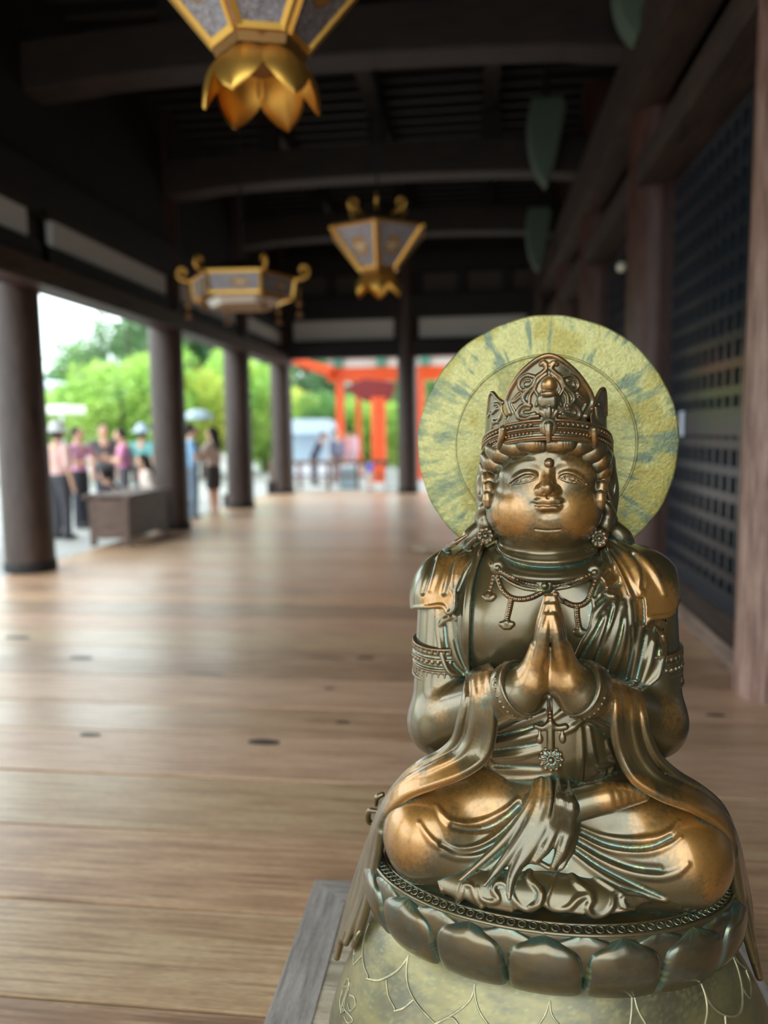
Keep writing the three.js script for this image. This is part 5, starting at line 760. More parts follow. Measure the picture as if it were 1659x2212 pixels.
function lantern(label, pos, turn, hang) {
  const t = thing('hanging_lantern', label, 'lantern', pos, turn, 'hexagonal gilt lanterns'), RT = 0.53, RB = 0.205, yT = 0.57, yB = 0.20;
  for (let k = 0; k < 6; k++) {
    const a = hex(RT, yT, k), b = hex(RT, yT, k + 1), c = hex(RB, yB, k + 1), d = hex(RB, yB, k); const p = part('side_panel', quadGeo(a, b, c, d), filMat, t);
    const ia = a.clone().lerp(b, 0.04), ib = b.clone().lerp(a, 0.04), ic = c.clone().lerp(d, 0.08), id = d.clone().lerp(c, 0.08); part('gilt_frame', mergeGeometries([bar(ia, ib, 0.014), bar(ib, ic, 0.014), bar(ic, id, 0.014), bar(id, ia, 0.014)]), gilt, p);
    const e = hex(RB * 0.9, yB - 0.05, k + 1), f = hex(RB * 0.9, yB - 0.05, k); part('lower_band', quadGeo(d, c, e, f), giltDark, t);
    const r0 = hex(0.2, yT + 0.14, k), r1 = hex(0.2, yT + 0.14, k + 1); part('roof_panel', quadGeo(r0, r1, hex(RT * 1.04, yT + 0.02, k + 1), hex(RT * 1.04, yT + 0.02, k)), darkMetal, t);
    part('corner_scroll', curl(hex(0.17, yT + 0.17, k), hex(1, 0, k), 0.14), gilt, t);
    const leaf = giltPetal(0.05, 0.245, 0.235, 0.60); leaf.rotateY((k + 0.5) / 6 * 2 * Math.PI); leaf.translate(0, yB - 0.015, 0); part('tail_leaf', leaf, gilt, t);
  }
  part('bottom_plate', new THREE.CylinderGeometry(RB * 0.9, RB * 0.5, 0.06, 6).translate(0, yB - 0.05, 0), giltDark, t); part('crown_cap', new THREE.CylinderGeometry(0.12, 0.2, 0.16, 6).translate(0, yT + 0.2, 0), darkMetal, t); part('hanging_rod', new THREE.CylinderGeometry(0.012, 0.012, hang - yT - 0.26, 8).translate(0, (hang + yT + 0.26) / 2, 0), darkMetal, t);
  return t;
}
{
  const p1 = at(566, 212, 3.35), p2 = at(818, 626, 8.1), p3 = at(528, 692, 8.9);
  lantern('large gilt hexagonal lantern with drooping leaf tailpiece, cut off by the top edge', [p1[0], p1[1], p1[2]], 0.30, 6.2 - p1[1]); lantern('small distant gilt hexagonal lantern hanging before the cross beams', [p2[0], p2[1], p2[2]], 0.62, 6.2 - p2[1]);
  // broad flat canopy lantern
  const t = thing('canopy_lantern', 'wide flat gilt canopy lantern with upturned corner scrolls and pale underside', 'lantern', p3, 0.1), R = 0.60;
  const glow = new THREE.MeshStandardMaterial({ name: 'pale glass', color: srgb(226, 214, 204), roughness: 0.4 });
  for (let k = 0; k < 6; k++) {
    const p = part('side_panel', quadGeo(hex(R, 0.46, k), hex(R, 0.46, k + 1), hex(R * 0.94, 0.24, k + 1), hex(R * 0.94, 0.24, k)), filMat, t); part('gilt_frame', mergeGeometries([bar(hex(R, 0.46, k), hex(R, 0.46, k + 1), 0.018), bar(hex(R * 0.94, 0.24, k), hex(R * 0.94, 0.24, k + 1), 0.018), bar(hex(R, 0.46, k), hex(R * 0.94, 0.24, k), 0.018)]), gilt, p);
    part('pale_shade', quadGeo(hex(R * 0.72, 0.23, k), hex(R * 0.72, 0.23, k + 1), hex(R * 0.62, 0.15, k + 1), hex(R * 0.62, 0.15, k)), glow, t); part('corner_scroll', curl(hex(R * 0.98, 0.45, k), hex(1, 0, k), 0.16), gilt, t);
    part('tassel', mergeGeometries([new THREE.CylinderGeometry(0.012, 0.012, 0.16, 6).translate(...hex(R * 1.08, 0.28, k).toArray()), new THREE.SphereGeometry(0.035, 10, 8).translate(...hex(R * 1.08, 0.18, k).toArray()), new THREE.ConeGeometry(0.04, 0.12, 8).translate(...hex(R * 1.08, 0.09, k).toArray())]), giltDark, t);
    part('roof_panel', quadGeo(hex(0.1, 0.66, k), hex(0.1, 0.66, k + 1), hex(R * 1.02, 0.48, k + 1), hex(R * 1.02, 0.48, k)), darkMetal, t);
  }
  part('bottom_plate', new THREE.CylinderGeometry(R * 0.62, R * 0.6, 0.02, 6, 1).rotateY(PI6).translate(0, 0.15, 0), giltDark, t); part('hanging_rod', new THREE.CylinderGeometry(0.015, 0.015, 6.2 - p3[1] - 0.66, 8).translate(0, (6.2 - p3[1] + 0.66) / 2, 0), darkMetal, t);
}
// ------------------------------------------------------------------ outside: ground, visitors, gate, trees
const GY = -0.06;                                            // ground level beside the hall
const ground = struct('ground', 'pale stone forecourt outside the hall', 'ground');
{
  const S = 256, d = new Uint8Array(S * S * 4); for (let k = 0; k < S * S; k++) { const i = k % S, j = (k / S) | 0, n = fbm(i / 20, j / 20, 4, 4), v = 128 + 46 * n; d.set([v, v * 0.985, v * 0.965, 255], k * 4); } const t = new THREE.DataTexture(d, S, S); t.wrapS = t.wrapT = THREE.RepeatWrapping; t.magFilter = THREE.LinearFilter; t.colorSpace = THREE.SRGBColorSpace; t.needsUpdate = true; t.repeat.set(30, 30);
  const g = new THREE.PlaneGeometry(220, 220); g.rotateX(-Math.PI / 2); g.translate(0, GY, -40); part('paving', g, new THREE.MeshStandardMaterial({ map: t, roughness: 0.9 }), ground);
}
const G = (px, d, y = GY) => [at(px, 925, d)[0], y, -d];
const cloth = (r, g, b) => new THREE.MeshStandardMaterial({ color: srgb(r, g, b), roughness: 0.9 });
const skinMat = new THREE.MeshStandardMaterial({ color: srgb(214, 164, 138), roughness: 0.6 });
const hairBlack = cloth(34, 28, 28), hairGrey = cloth(178, 172, 168);
function person(o) {
  const h = o.h, s = (x, y, z) => [x * h, y * h, z * h], F = new Field(0.016), shirt = new Field(0.018), pants = new Field(0.018), hair = new Field(0.014), fing = [];
  const t = thing('person', o.label, 'person', o.pos, o.turn ?? 0, o.group), sit = o.pose === 'sit' || o.pose === 'crouch', hy = o.pose === 'sit' ? 0.27 : o.pose === 'crouch' ? 0.14 : 0.53, lean = o.lean ?? (sit ? 0.05 : 0), up = hy - 0.53, tz = (y) => (y - 0.53) * lean * 3;
  const P = (x, y, z = 0) => s(x, y + up, z + tz(y));
  const hd = o.nod ?? 0; F.add(ellipsoid(P(0, 0.935, 0.012 + hd), [0.047 * h, 0.066 * h, 0.056 * h]), 0); F.add(ellipsoid(P(0, 0.905, 0.03 + hd), [0.034 * h, 0.035 * h, 0.034 * h]), 0.02); F.add(ball(P(0, 0.925, 0.072 + hd), 0.009 * h), 0.008); F.add(ball(P(0.048, 0.93, 0.01 + hd), 0.011 * h), 0.006); F.add(ball(P(-0.048, 0.93, 0.01 + hd), 0.011 * h), 0.006);
  F.add(capsule(P(0, 0.88, 0.0), P(0, 0.82, -0.005), 0.030 * h, 0.036 * h), 0.02); F.add(capsule(P(0, 0.78, 0), P(0, 0.58, 0), 0.07 * h, 0.066 * h), 0.03);
  shirt.add(ellipsoid(P(0, 0.735, 0), [0.105 * h, 0.115 * h, 0.072 * h]), 0); shirt.add(ellipsoid(P(0, 0.60, 0), [0.092 * h, 0.115 * h, 0.070 * h]), 0.05); shirt.add(capsule(P(-0.085, 0.80), P(0.085, 0.80), 0.038 * h), 0.03);
  for (const e of [-1, 1]) {
    const arm = (e < 0 ? o.armL : o.armR) ?? 'down', sh = P(e * 0.105, 0.80), el = arm === 'down' ? P(e * 0.125, 0.645, -0.01) : arm === 'up' ? P(e * 0.14, 0.68, 0.07) : arm === 'side' ? P(e * 0.2, 0.70, 0.05) : P(e * 0.115, 0.65, 0.05), wr = arm === 'down' ? P(e * 0.13, 0.50, 0.02) : arm === 'up' ? P(e * 0.08, 0.80, 0.16) : arm === 'side' ? P(e * 0.30, 0.66, 0.12) : P(e * 0.03, 0.66, 0.15);
    F.add(capsule(sh, el, 0.030 * h, 0.025 * h), 0.015); F.add(capsule(el, wr, 0.025 * h, 0.017 * h), 0.006);
    const dir = V3(...wr).sub(V3(...el)).normalize(), palm = V3(...wr).addScaledVector(dir, 0.035 * h), side = V3(0, 1, 0).cross(dir).normalize(); if (side.lengthSq() < 0.1) side.set(1, 0, 0); F.add(capsule(wr, palm.toArray(), 0.017 * h, 0.020 * h), 0.01);
    for (let k = 0; k < 5; k++) { const thumb = k === 4, b0 = palm.clone().addScaledVector(side, thumb ? e * -0.018 * h : (k - 1.5) * 0.0095 * h).addScaledVector(dir, thumb ? -0.005 * h : 0.012 * h), len = (thumb ? 0.028 : [0.034, 0.042, 0.045, 0.038][k]) * h, dd = dir.clone().addScaledVector(side, thumb ? e * -0.8 : (k - 1.5) * 0.06).addScaledVector(V3(0, -1, 0), 0.25).normalize(); const g = new THREE.CapsuleGeometry(0.0055 * h, len, 2, 5); g.applyQuaternion(new THREE.Quaternion().setFromUnitVectors(V3(0, 1, 0), dd)); g.translate(...b0.addScaledVector(dd, len / 2).toArray()); g.deleteAttribute('uv'); fing.push(g); }
    const sl = o.sleeve ?? 0.55; shirt.add(capsule(sh, sl <= 1 ? V3(...sh).lerp(V3(...el), sl).toArray() : el, 0.042 * h, 0.038 * h), 0.02); if (sl > 1) shirt.add(capsule(el, V3(...el).lerp(V3(...wr), 0.9).toArray(), 0.036 * h, 0.026 * h), 0.01);
    const hip = s(e * 0.05, hy, 0), spread = o.step ? e * o.step : 0, kn = o.pose === 'sit' ? s(e * 0.075, 0.27, 0.22) : o.pose === 'crouch' ? s(e * 0.08, 0.26, 0.16) : s(e * 0.058, 0.285, spread * 0.5 + 0.01), an = o.pose === 'sit' ? s(e * 0.075, 0.035, 0.21) : o.pose === 'crouch' ? s(e * 0.08, 0.035, 0.03) : s(e * 0.06, 0.04, spread);
    F.add(capsule(hip, kn, 0.046 * h, 0.034 * h), 0.02); F.add(capsule(kn, an, 0.034 * h, 0.022 * h), 0.01); F.add(ellipsoid([an[0], 0.018 * h, an[2] + 0.035 * h], [0.026 * h, 0.022 * h, 0.072 * h]), 0.015);
    const leg = o.leg ?? 1; pants.add(capsule(hip, leg < 0.6 ? V3(...hip).lerp(V3(...kn), leg * 1.6).toArray() : kn, 0.062 * h, (leg < 0.6 ? 0.060 : 0.046) * h), 0.03); if (leg >= 0.6) pants.add(capsule(kn, V3(...kn).lerp(V3(...an), 0.92).toArray(), 0.046 * h, 0.038 * h), 0.015);
  }
  pants.add(ellipsoid(s(0, hy + 0.02, 0), [0.094 * h, 0.07 * h, 0.074 * h]), 0.03);
  hair.add(ellipsoid(P(0, 0.948, -0.006 + hd), [0.055 * h, 0.064 * h, 0.062 * h]), 0); hair.cut(ellipsoid(P(0, 0.905, 0.075 + hd), [0.046 * h, 0.056 * h, 0.055 * h]), 0.012); if (o.hair === 'long') { hair.add(capsule(P(0, 0.93, -0.03), P(0, 0.78, -0.05), 0.052 * h, 0.045 * h), 0.03); }
  const strip = (g) => { g.deleteAttribute('uv'); return g; }, bodyG = F.mesh(); const plain = mergeGeometries([bodyG.toNonIndexed(), ...fing.map((g) => strip(g.index ? g.toNonIndexed() : g))]);
  part('body', plain, o.skin ?? skinMat, t); part(o.dress ? 'dress' : 'shirt', shirt.mesh(), o.shirt, t); part(o.leg < 0.6 ? 'shorts' : 'trousers', pants.mesh(), o.pants, t); part('hair', hair.mesh(), o.hairMat ?? hairBlack, t);
  if (o.hat) { const c = P(0, 0.975, hd); part('hat', new THREE.LatheGeometry([[0.001, 0.07], [0.035, 0.066], [0.058, 0.04], [0.064, 0.0], [0.11, -0.022], [0.112, -0.028], [0.06, -0.006], [0.001, -0.004]].map(([r, y]) => new THREE.Vector2(r * h, y * h)), 24).translate(...c), o.hat, t); }
  for (const e of [-1, 1]) { const an = o.pose === 'sit' ? s(e * 0.075, 0, 0.245) : o.pose === 'crouch' ? s(e * 0.08, 0, 0.065) : s(e * 0.06, 0, (o.step ? e * o.step : 0) + 0.035); const g = new THREE.SphereGeometry(1, 14, 10); g.scale(0.032 * h, 0.024 * h, 0.08 * h); g.translate(an[0], 0.022 * h, an[2]); part('shoe', g, o.shoe ?? cloth(60, 58, 58), t); }
  return t;
}
const PI = Math.PI;
person({ label: 'visitor in striped pale pink shirt and dark trousers at the edge of the first opening', pos: G(122, 10.7), h: 1.68, turn: PI * 0.9, shirt: cloth(214, 170, 164), pants: cloth(66, 64, 70), hat: cloth(196, 192, 190), sleeve: 0.9 });
person({ label: 'dark-haired visitor in bright pink shirt reaching an arm out', pos: G(166, 12.0), h: 1.66, turn: PI * 0.45, shirt: cloth(240, 172, 204), pants: cloth(58, 58, 66), armR: 'side', armL: 'fwd' });
person({ label: 'visitor in charcoal shirt standing behind the pink shirts', pos: G(222, 13.6), h: 1.72, turn: PI * 0.2, shirt: cloth(92, 86, 88), pants: cloth(70, 70, 76) });
person({ label: 'visitor in mauve pink shirt beside the crouching man', pos: G(264, 13.3), h: 1.63, turn: -PI * 0.35, shirt: cloth(212, 132, 172), pants: cloth(90, 84, 90), armL: 'fwd', armR: 'fwd', nod: 0.02 });
person({ label: 'visitor in turquoise shirt and pale grey sun hat', pos: G(306, 13.4), h: 1.66, turn: PI, shirt: cloth(128, 192, 190), pants: cloth(96, 98, 104), hat: cloth(186, 200, 214) });
person({ label: 'crouching man in dark navy jacket with short black hair behind the wooden box', pos: G(236, 11.3), h: 1.70, pose: 'crouch', turn: -PI * 0.55, shirt: cloth(62, 62, 80), pants: cloth(54, 54, 60), sleeve: 1.2 });
person({ label: 'seated visitor in cream clothes leaning beside the second pillar', pos: G(318, 12.3), h: 1.62, pose: 'sit', turn: -PI * 0.3, shirt: cloth(226, 208, 200), pants: cloth(196, 178, 168), sleeve: 1.2, hair: 'long' });
person({ label: 'man in light blue shirt and jeans beside the second pillar', pos: G(412, 13.1), h: 1.70, turn: PI * 0.6, shirt: cloth(150, 192, 230), pants: cloth(132, 150, 172), armL: 'fwd' });
const parasolHolder = person({ label: 'long-haired woman in beige top and dark shorts under the pale umbrella', pos: G(458, 13.7), h: 1.64, turn: -PI * 0.55, shirt: cloth(222, 196, 182), pants: cloth(74, 66, 66), leg: 0.45, hair: 'long', armR: 'up' });
person({ label: 'visitor in dark navy bending over beyond the far railing', pos: G(676, 21.6), h: 1.5, lean: 0.16, turn: PI * 0.5, shirt: cloth(58, 62, 86), pants: cloth(48, 46, 54), sleeve: 1.2 });
person({ label: 'dark-haired visitor in slate blue beside the vermilion gate post', pos: G(727, 22.2), h: 1.55, turn: PI * 0.2, shirt: cloth(112, 120, 146), pants: cloth(120, 104, 108), sleeve: 1.2 });
person({ label: 'visitor in pale lilac clothes between the vermilion posts', pos: G(757, 24.4), h: 1.62, turn: PI, shirt: cloth(236, 206, 222), pants: cloth(214, 190, 204), sleeve: 1.2 });
person({ label: 'small child in bright blue top near the far pillar', pos: G(798, 19.6), h: 0.82, turn: PI * 0.8, shirt: cloth(60, 90, 210), pants: cloth(214, 186, 176), leg: 0.4 });
// umbrella
{
  const c = at(428, 905, 13.45), t = thing('umbrella', 'pale blue open umbrella held over the woman beside the second pillar', 'umbrella', [c[0], GY, c[2]]), y = c[1] - GY, m = new THREE.MeshPhysicalMaterial({ color: srgb(206, 226, 240), roughness: 0.8, transmission: 0.35, thickness: 0, side: THREE.DoubleSide });
  for (let k = 0; k < 8; k++) { const P = [], I = []; for (let j = 0; j <= 6; j++) for (let i = 0; i <= 4; i++) { const v = j / 6, a = (k + i / 4) / 8 * 2 * PI, sag = 1 - 0.05 * v * Math.sin(i / 4 * PI); P.push(0.30 * Math.sin(v * 1.35) / Math.sin(1.35) * Math.cos(a) * sag, y + 0.17 - 0.17 * (1 - Math.cos(v * 1.35)) / (1 - Math.cos(1.35)), 0.30 * Math.sin(v * 1.35) / Math.sin(1.35) * Math.sin(a) * sag); } for (let j = 0; j < 6; j++) for (let i = 0; i < 4; i++) { const p = j * 5 + i; I.push(p, p + 1, p + 5, p + 1, p + 6, p + 5); } const g = new THREE.BufferGeometry(); g.setAttribute('position', new THREE.Float32BufferAttribute(P, 3)); g.setIndex(I); g.computeVertexNormals(); part('canopy_panel', g, m, t); }
  part('shaft', new THREE.CylinderGeometry(0.008, 0.008, 0.75, 8).translate(0, y - 0.2, 0), darkMetal, t); part('handle', new THREE.CylinderGeometry(0.014, 0.014, 0.12, 8).translate(0, y - 0.6, 0), timber, t);
}
// --- wooden offertory box and bench at the edge of the hall
{
  const t = thing('offertory_box', 'dark wooden box with slatted lid standing at the floor edge between two pillars', 'box', [-4.86, 0, -10.3]), wm = mat(postTex, srgb(210, 190, 180), 0.6);
  for (const [x, z, w, d] of [[0, 0.63, 0.52, 0.04], [0, -0.63, 0.52, 0.04], [0.25, 0, 0.04, 1.3], [-0.25, 0, 0.04, 1.3]]) part('side_board', grain(box(w, 0.52, d, x, 0.36, z), w > d ? 0 : 2, 1.2, 0.5, x + z), wm, t);
  for (const x of [-0.24, 0.24]) for (const z of [-0.62, 0.62]) part('corner_post', box(0.07, 0.66, 0.07, x, 0.33, z), wm, t); for (let k = 0; k < 7; k++) part('lid_slat', box(0.54, 0.035, 0.10, 0, 0.665, -0.57 + k * 0.19), wm, t); part('rim', box(0.06, 0.06, 1.40, -0.30, 0.66, 0), wm, t); part('rim', box(0.06, 0.06, 1.40, 0.29, 0.66, 0), wm, t);
  const b = thing('wooden_bench', 'low wooden bench under the visitor in cream clothes', 'bench', [-5.30, GY, -12.42]); part('seat', grain(box(0.9, 0.05, 0.36, 0, 0.345, 0), 0), wm, b); for (const x of [-0.35, 0.35]) part('leg', box(0.08, 0.32, 0.3, x, 0.16, 0), wm, b);
  const tray = thing('offering_tray', 'pale wooden tray lying on the floor beside the statue', 'tray', [at(930, 1186, 9.4)[0] + 0.1, 0, -9.4]); part('board', box(0.62, 0.03, 0.26, 0, 0.045, 0, 0.006), mat(paleTex, srgb(255, 245, 240), 0.5), tray); for (const x of [-0.2, 0.2]) part('foot', box(0.06, 0.03, 0.2, x, 0.015, 0), mat(paleTex), tray);
  for (const [px, d, w, h, l] of [[486, 15.05, 0.14, 0.27, 'small black box at the foot of the third pillar'], [582, 18.0, 0.17, 0.26, 'small black box at the foot of the corner pillar']]) { const p = at(px, 925, d), q = thing('black_box', l, 'box', [p[0], p[0] > FX0 ? 0 : GY, -d]); part('case', box(w, h, 0.14, 0, h / 2, 0, 0.01), darkMetal, q); part('lid', box(w + 0.02, 0.03, 0.16, 0, h + 0.015, 0, 0.006), darkMetal, q); }
  const lamp = at(1343, 577, 8.6), lt = thing('globe_lamp', 'small off-white globe lamp fixed beside the brown pillar', 'lamp', lamp); part('globe', new THREE.SphereGeometry(0.055, 18, 14), new THREE.MeshStandardMaterial({ color: srgb(226, 220, 200), roughness: 0.4 }), lt); part('bracket', box(0.3, 0.02, 0.03, 0.18, 0.05, 0), darkMetal, lt);
  const tagP = [1.77, at(1497, 915, 7.05)[1], -7.0], pp = thing('paper_notice', 'small pale paper notice fixed on the lattice', 'notice', tagP); part('sheet', box(0.004, 0.21, 0.13), new THREE.MeshStandardMaterial({ color: srgb(200, 204, 220), roughness: 0.8 }), pp);
}
// --- railing beyond the far end, and things set down by it
{
  const rm = mat(postTex, srgb(255, 235, 225), 0.6), t = thing('railing', 'weathered wooden railing beyond the far end of the hall', 'railing', [at(700, 925, 19.9)[0], GY, -19.9]); part('top_rail', grain(box(3.2, 0.10, 0.10, 0.1, 0.72, 0), 0), rm, t); part('lower_rail', grain(box(3.2, 0.06, 0.06, 0.1, 0.36, 0), 0), rm, t); for (let k = 0; k < 5; k++) part('rail_post', box(0.09, 0.76, 0.09, -1.45 + k * 0.77, 0.38, 0), rm, t);
  const cb = thing('cool_box', 'pale blue-grey chest standing below the railing', 'box', G(754, 20.3)); part('body', box(0.52, 0.5, 0.4, 0, 0.27, 0, 0.03), cloth(176, 194, 204), cb); part('lid', box(0.55, 0.09, 0.43, 0, 0.565, 0, 0.02), cloth(196, 210, 216), cb); part('base', box(0.5, 0.05, 0.38, 0, 0.025, 0), darkMetal, cb);
  const ws = thing('white_sign', 'white standing notice board at the foot of the far pillar', 'sign', G(845, 19.4)); part('board', box(0.32, 0.50, 0.03, 0, 0.33, 0, 0.008), cloth(236, 240, 236), ws); for (const x of [-0.12, 0.12]) part('leg', box(0.03, 0.12, 0.2, x, 0.06, 0), cloth(190, 190, 190), ws);
  const tent = thing('market_tent', 'pale blue canvas stall beyond the railing', 'tent', G(662, 25)), cm = cloth(196, 216, 234); const rs = new THREE.Shape([[-1.0, 1.62], [-0.55, 1.92], [0.75, 1.92], [0.95, 1.62]].map((p) => new THREE.Vector2(...p))); const rg = new THREE.ExtrudeGeometry(rs, { depth: 1.4, bevelEnabled: false }); rg.translate(0, 0, -0.7); part('roof', rg, cm, tent); part('back_cloth', box(1.8, 1.1, 0.02, 0, 1.08, -0.68), cm, tent); part('valance', box(1.95, 0.18, 0.02, -0.02, 1.55, 0.7), cm, tent); part('counter', box(1.7, 0.5, 0.5, 0, 0.25, 0.3), cloth(214, 214, 224), tent); for (const x of [-0.9, 0.86]) for (const z of [-0.66, 0.66]) part('pole', new THREE.CylinderGeometry(0.025, 0.025, 1.65, 8).translate(x, 0.825, z), cloth(220, 220, 224), tent);
  const aw = thing('awning', 'flat white awning above the visitors at the edge of the first opening', 'awning', G(118, 18.5)), ay = at(118, 886, 18.5)[1] - GY; part('canopy', box(1.2, 0.20, 1.0, 0, ay, 0, 0.03), cloth(240, 236, 226), aw); for (const x of [-0.55, 0.55]) part('pole', new THREE.CylinderGeometry(0.03, 0.03, ay, 8).translate(x, ay / 2, 0.6), cloth(200, 200, 200), aw);
  const ho = thing('distant_house', 'grey-roofed house among the trees beyond the first opening', 'house', G(112, 31)), hy = at(112, 850, 31)[1] - GY; part('wall', box(3.4, hy - 0.2, 3, 0, (hy - 0.2) / 2, 0), cloth(206, 200, 204), ho); const hs = new THREE.Shape([[-2.2, hy - 0.3], [0, hy + 0.55], [2.2, hy - 0.3]].map((p) => new THREE.Vector2(...p))), hg = new THREE.ExtrudeGeometry(hs, { depth: 3.4, bevelEnabled: false }); hg.translate(0, 0, -1.7); part('roof', hg, cloth(168, 174, 190), ho); part('window', box(0.7, 0.6, 0.05, -0.5, hy - 0.9, 1.5), cloth(232, 200, 120), ho); part('window', box(0.7, 0.6, 0.05, 0.7, hy - 0.9, 1.5), cloth(110, 110, 120), ho);
}
// --- vermilion gate building beyond the far end
{
  const ver = new THREE.MeshStandardMaterial({ name: 'vermilion lacquer', color: srgb(228, 80, 22), roughness: 0.5 }), white = cloth(230, 224, 216), dred = cloth(124, 44, 44), teal = cloth(96, 150, 130), d = 24, g = thing('vermilion_gate', 'vermilion lacquered gate building with round posts beyond the far end of the hall', 'gate', [0, GY, -d]);
  const X = (px, dd = d) => at(px, 925, dd)[0], Yp = (py, dd = d) => at(760, py, dd)[1] - GY;
  for (const [px, w, top, z] of [[736, 9, 800, 0], [775, 7, 850, -2.2], [818, 15, 860, 1.2], [905, 13, 800, 0], [960, 13, 800, 0], [1040, 13, 800, 0]]) part('round_post', new THREE.CylinderGeometry(w * d / FPX, w * d / FPX, Yp(top, d - z), 20).translate(X(px, d - z), Yp(top, d - z) / 2, z), ver, g);
  const x0 = X(712), x1 = X(1090); part('head_beam', box(x1 - x0, Yp(795) - Yp(824), 0.3, (x0 + x1) / 2, (Yp(795) + Yp(824)) / 2, 0), ver, g); part('plaster_band', box(x1 - x0, Yp(774) - Yp(795), 0.15, (x0 + x1) / 2, (Yp(774) + Yp(795)) / 2, 0), white, g); for (const px of [735, 826, 920, 1010]) part('bracket', box(0.28, Yp(770) - Yp(794), 0.3, X(px), (Yp(770) + Yp(794)) / 2, 0.05), teal, g); part('upper_beam', box(x1 - x0, 0.4, 0.4, (x0 + x1) / 2, Yp(774) + 0.2, 0), ver, g);
  const ev = (() => { const a = V3(X(600), Yp(768), 0.4), b = V3(X(722), Yp(812), 0.4), s = new THREE.Shape([[a.x, a.y + 0.1], [b.x, b.y + 0.28], [b.x, b.y - 0.06], [a.x, a.y - 0.02]].map((p) => new THREE.Vector2(...p))); const q = new THREE.ExtrudeGeometry(s, { depth: 0.6, bevelEnabled: false }); q.translate(0, 0, 0.1); return q; })(); part('eave_board', ev, ver, g);
  for (let k = 0; k < 9; k++) part('rafter', (() => { const a = V3(X(620) - 0.1, Yp(764), 0.9 - k * 0.5), b = V3(X(730), Yp(800), 0.9 - k * 0.5); return bar(a, b, 0.05); })(), ver, g);
  const rs = new THREE.Shape([[X(586), Yp(756)], [X(720), Yp(722)], [X(1090), Yp(700)], [X(1090), Yp(690)], [X(700), Yp(705)], [X(580), Yp(748)]].map((p) => new THREE.Vector2(...p))), rg = new THREE.ExtrudeGeometry(rs, { depth: 5, bevelEnabled: false }); rg.translate(0, 0, -3.8); part('roof', rg, cloth(92, 84, 80), g);
  const ds = new THREE.Shape([[X(762), Yp(842)], [X(800), Yp(826)], [X(858), Yp(834)], [X(850), Yp(864)], [X(832), Yp(876)], [X(800), Yp(868)]].map((p) => new THREE.Vector2(...p))), dg = new THREE.ExtrudeGeometry(ds, { depth: 0.5, bevelEnabled: true, bevelSize: 0.04, bevelThickness: 0.04, bevelSegments: 2 }); dg.translate(0, 0, 0.6); part('dark_red_eave', dg, dred, g);
}
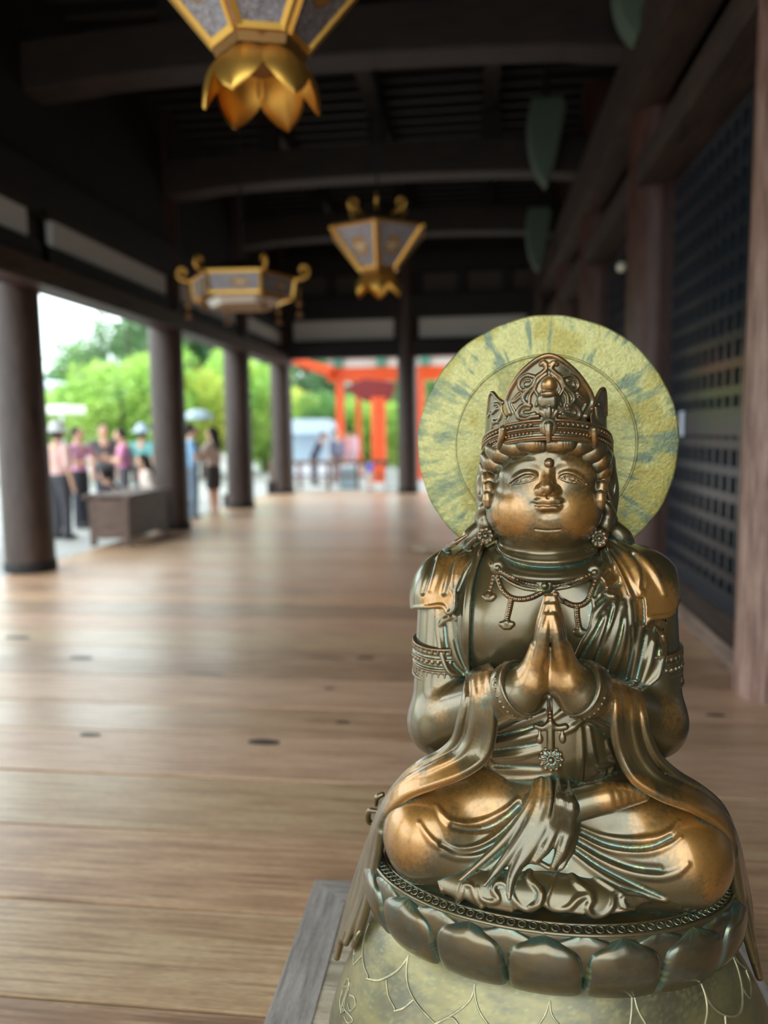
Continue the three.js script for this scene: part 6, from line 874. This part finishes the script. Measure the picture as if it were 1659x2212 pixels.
// --- trees
{
  function crownGeo(seed, n, leaf) {
    const R = rng(seed), blobs = []; for (let i = 0; i < 26; i++) { const a = R() * 2 * PI, y = R() * 2 - 1, q = Math.sqrt(1 - y * y) * (0.45 + 0.4 * R()); blobs.push([Math.cos(a) * q, y * 0.72, Math.sin(a) * q, 0.22 + R() * 0.22, R()]); }
    const P = [], C = [], N = [], I = []; for (let i = 0; i < n; i++) { const b = blobs[Math.floor(R() * blobs.length)], u = V3(R() - 0.5, R() - 0.5, R() - 0.5).normalize(), r = b[3] * Math.pow(R(), 0.4), c = V3(b[0], b[1], b[2]).addScaledVector(u, r), e1 = V3(R() - 0.5, R() - 0.5, R() - 0.5).normalize(), e2 = e1.clone().cross(V3(R() - 0.5, R() - 0.5, R() - 0.5)).normalize(), s = leaf * (0.6 + 0.8 * R()), k = P.length / 3, v = 0.72 + 0.5 * R() * (0.6 + 0.4 * b[4]); for (const [x, y] of [[-1, 0], [0, -0.55], [1, 0], [0, 0.55]]) { const p = c.clone().addScaledVector(e1, x * s).addScaledVector(e2, y * s); P.push(p.x, p.y, p.z); C.push(v * (0.85 + 0.3 * b[4]), v, v * 0.8); const nn = e1.clone().cross(e2); N.push(nn.x, nn.y, nn.z); } I.push(k, k + 1, k + 2, k, k + 2, k + 3); }
    const g = new THREE.BufferGeometry(); g.setAttribute('position', new THREE.Float32BufferAttribute(P, 3)); g.setAttribute('normal', new THREE.Float32BufferAttribute(N, 3)); g.setAttribute('color', new THREE.Float32BufferAttribute(C, 3)); g.setIndex(I); return g;
  }
  const geos = [crownGeo(101, 9000, 0.045), crownGeo(102, 9000, 0.045), crownGeo(103, 3200, 0.05)];
  const leafMat = (r, g, b) => new THREE.MeshPhysicalMaterial({ color: srgb(r, g, b), vertexColors: true, roughness: 0.9, side: THREE.DoubleSide, transmission: 0.4, thickness: 0 });
  const kinds = { lime: leafMat(164, 200, 100), mid: leafMat(106, 150, 80), dark: leafMat(74, 114, 72), yellow: leafMat(194, 204, 92), airy: leafMat(104, 140, 100) };
  const bark = cloth(84, 70, 60);
  const tree = (name, label, px, d, top, bot, wpx, kind, gi) => { const yt = at(px, top, d)[1], yb = at(px, bot, d)[1], rw = wpx / 2 * d / FPX, t = thing(name, label, name === 'shrub' ? 'shrub' : 'tree', G(px, d), px * 0.7, 'trees beyond the hall'); const c = part('crown', geos[gi], kinds[kind], t); c.scale.set(rw * 1.15, (yt - yb) / 2 * 1.15, rw * 1.15); c.position.y = (yt + yb) / 2 - GY; c.userData.kind = 'stuff'; part('trunk', new THREE.CylinderGeometry(0.1, 0.17, c.position.y, 8).translate(0, c.position.y / 2, 0), bark, t); };
  const list = [
    ['shrub', 'bright lime maple bush filling the first opening', 262, 23, 775, 960, 250, 'lime', 0], ['shrub', 'low lime bush beside the white awning', 130, 25, 850, 960, 190, 'lime', 1], ['shrub', 'lime bush behind the second pillar', 350, 24, 770, 960, 200, 'lime', 1], ['shrub', 'yellowish round bush behind the umbrella', 440, 25, 790, 960, 170, 'yellow', 0], ['shrub', 'lime bush between the second and third pillars', 500, 27, 770, 980, 170, 'lime', 1], ['shrub', 'lime bush between the third and corner pillars', 570, 29, 780, 1000, 150, 'lime', 0],
    ['shrub', 'yellow-tinged bush beside the corner pillar at the far end', 640, 33, 850, 980, 120, 'yellow', 1], ['shrub', 'green bush beyond the blue stall', 700, 31, 840, 980, 130, 'mid', 0], ['shrub', 'lime bush behind the vermilion posts', 800, 31, 860, 1010, 170, 'lime', 1], ['shrub', 'lime bush beside the far middle pillar', 890, 30, 860, 1010, 130, 'lime', 0],
    ['tree', 'airy tall tree with sky showing through the leaves', 285, 38, 620, 800, 230, 'airy', 2], ['tree', 'mid green tree low behind the first opening', 262, 37, 790, 940, 150, 'mid', 1], ['tree', 'mid green tree beyond the gate beside the halo', 980, 40, 760, 980, 200, 'mid', 0], ['tree', 'dark tree beyond the gate behind the halo', 1080, 40, 740, 980, 200, 'dark', 1], ['tree', 'mid green tree below the open sky', 175, 46, 745, 900, 150, 'mid', 1], ['tree', 'dark green tree behind the second pillar', 370, 42, 640, 880, 200, 'mid', 0], ['tree', 'dark tree high between the second and third pillars', 455, 42, 650, 900, 170, 'dark', 1], ['tree', 'mid green tree between the third and corner pillars', 545, 44, 690, 920, 150, 'mid', 0], ['tree', 'dark tree above the blue stall', 650, 44, 740, 930, 170, 'dark', 1], ['tree', 'pale green tree beside the vermilion eave', 700, 46, 760, 950, 150, 'mid', 0], ['tree', 'dark tree seen between the vermilion posts', 800, 44, 780, 960, 190, 'dark', 0], ['tree', 'mid green tree behind the far middle pillar', 900, 44, 800, 980, 160, 'mid', 1], ['shrub', 'lime bush hidden beyond the largest pillar', -40, 24, 800, 960, 200, 'lime', 1], ['shrub', 'lime bush left of the largest pillar', -300, 25, 780, 960, 260, 'lime', 0], ['shrub', 'yellowish bush far left of the largest pillar', -640, 26, 770, 960, 300, 'yellow', 1], ['tree', 'mid green tree left of the largest pillar', -180, 44, 720, 920, 240, 'mid', 0], ['tree', 'dark tree far left of the largest pillar', -520, 46, 700, 920, 300, 'dark', 1], ['tree', 'dark distant tree at the edge of the first opening', 100, 52, 800, 900, 160, 'dark', 0]];
  for (const a of list) tree(...a);
  // wooded slope closing the view
  const hill = struct('hill', 'wooded green slope behind the trees', 'hill'), hp = [], nA = 60, nB = 10; const hi = []; for (let i = 0; i <= nA; i++) for (let j = 0; j <= nB; j++) { const a = -1.9 + 2.3 * i / nA, r = 58 + j * 4.5, y = GY - 0.3 + j * 0.62 * (0.5 + 0.5 * sstep(-1.0, -0.2, a)) * (0.8 + 0.5 * fbm(i * 0.5, j * 0.5, 3, 2)); hp.push(Math.sin(a) * r, y, -Math.cos(a) * r); } for (let i = 0; i < nA; i++) for (let j = 0; j < nB; j++) { const p = i * (nB + 1) + j, q = p + nB + 1; hi.push(p, q, p + 1, p + 1, q, q + 1); } const hgeo = new THREE.BufferGeometry(); hgeo.setAttribute('position', new THREE.Float32BufferAttribute(hp, 3)); hgeo.setIndex(hi); hgeo.computeVertexNormals(); part('slope', hgeo, new THREE.MeshStandardMaterial({ color: srgb(96, 140, 74), roughness: 1, side: THREE.DoubleSide }), hill);
}
renderer.render(scene, camera);
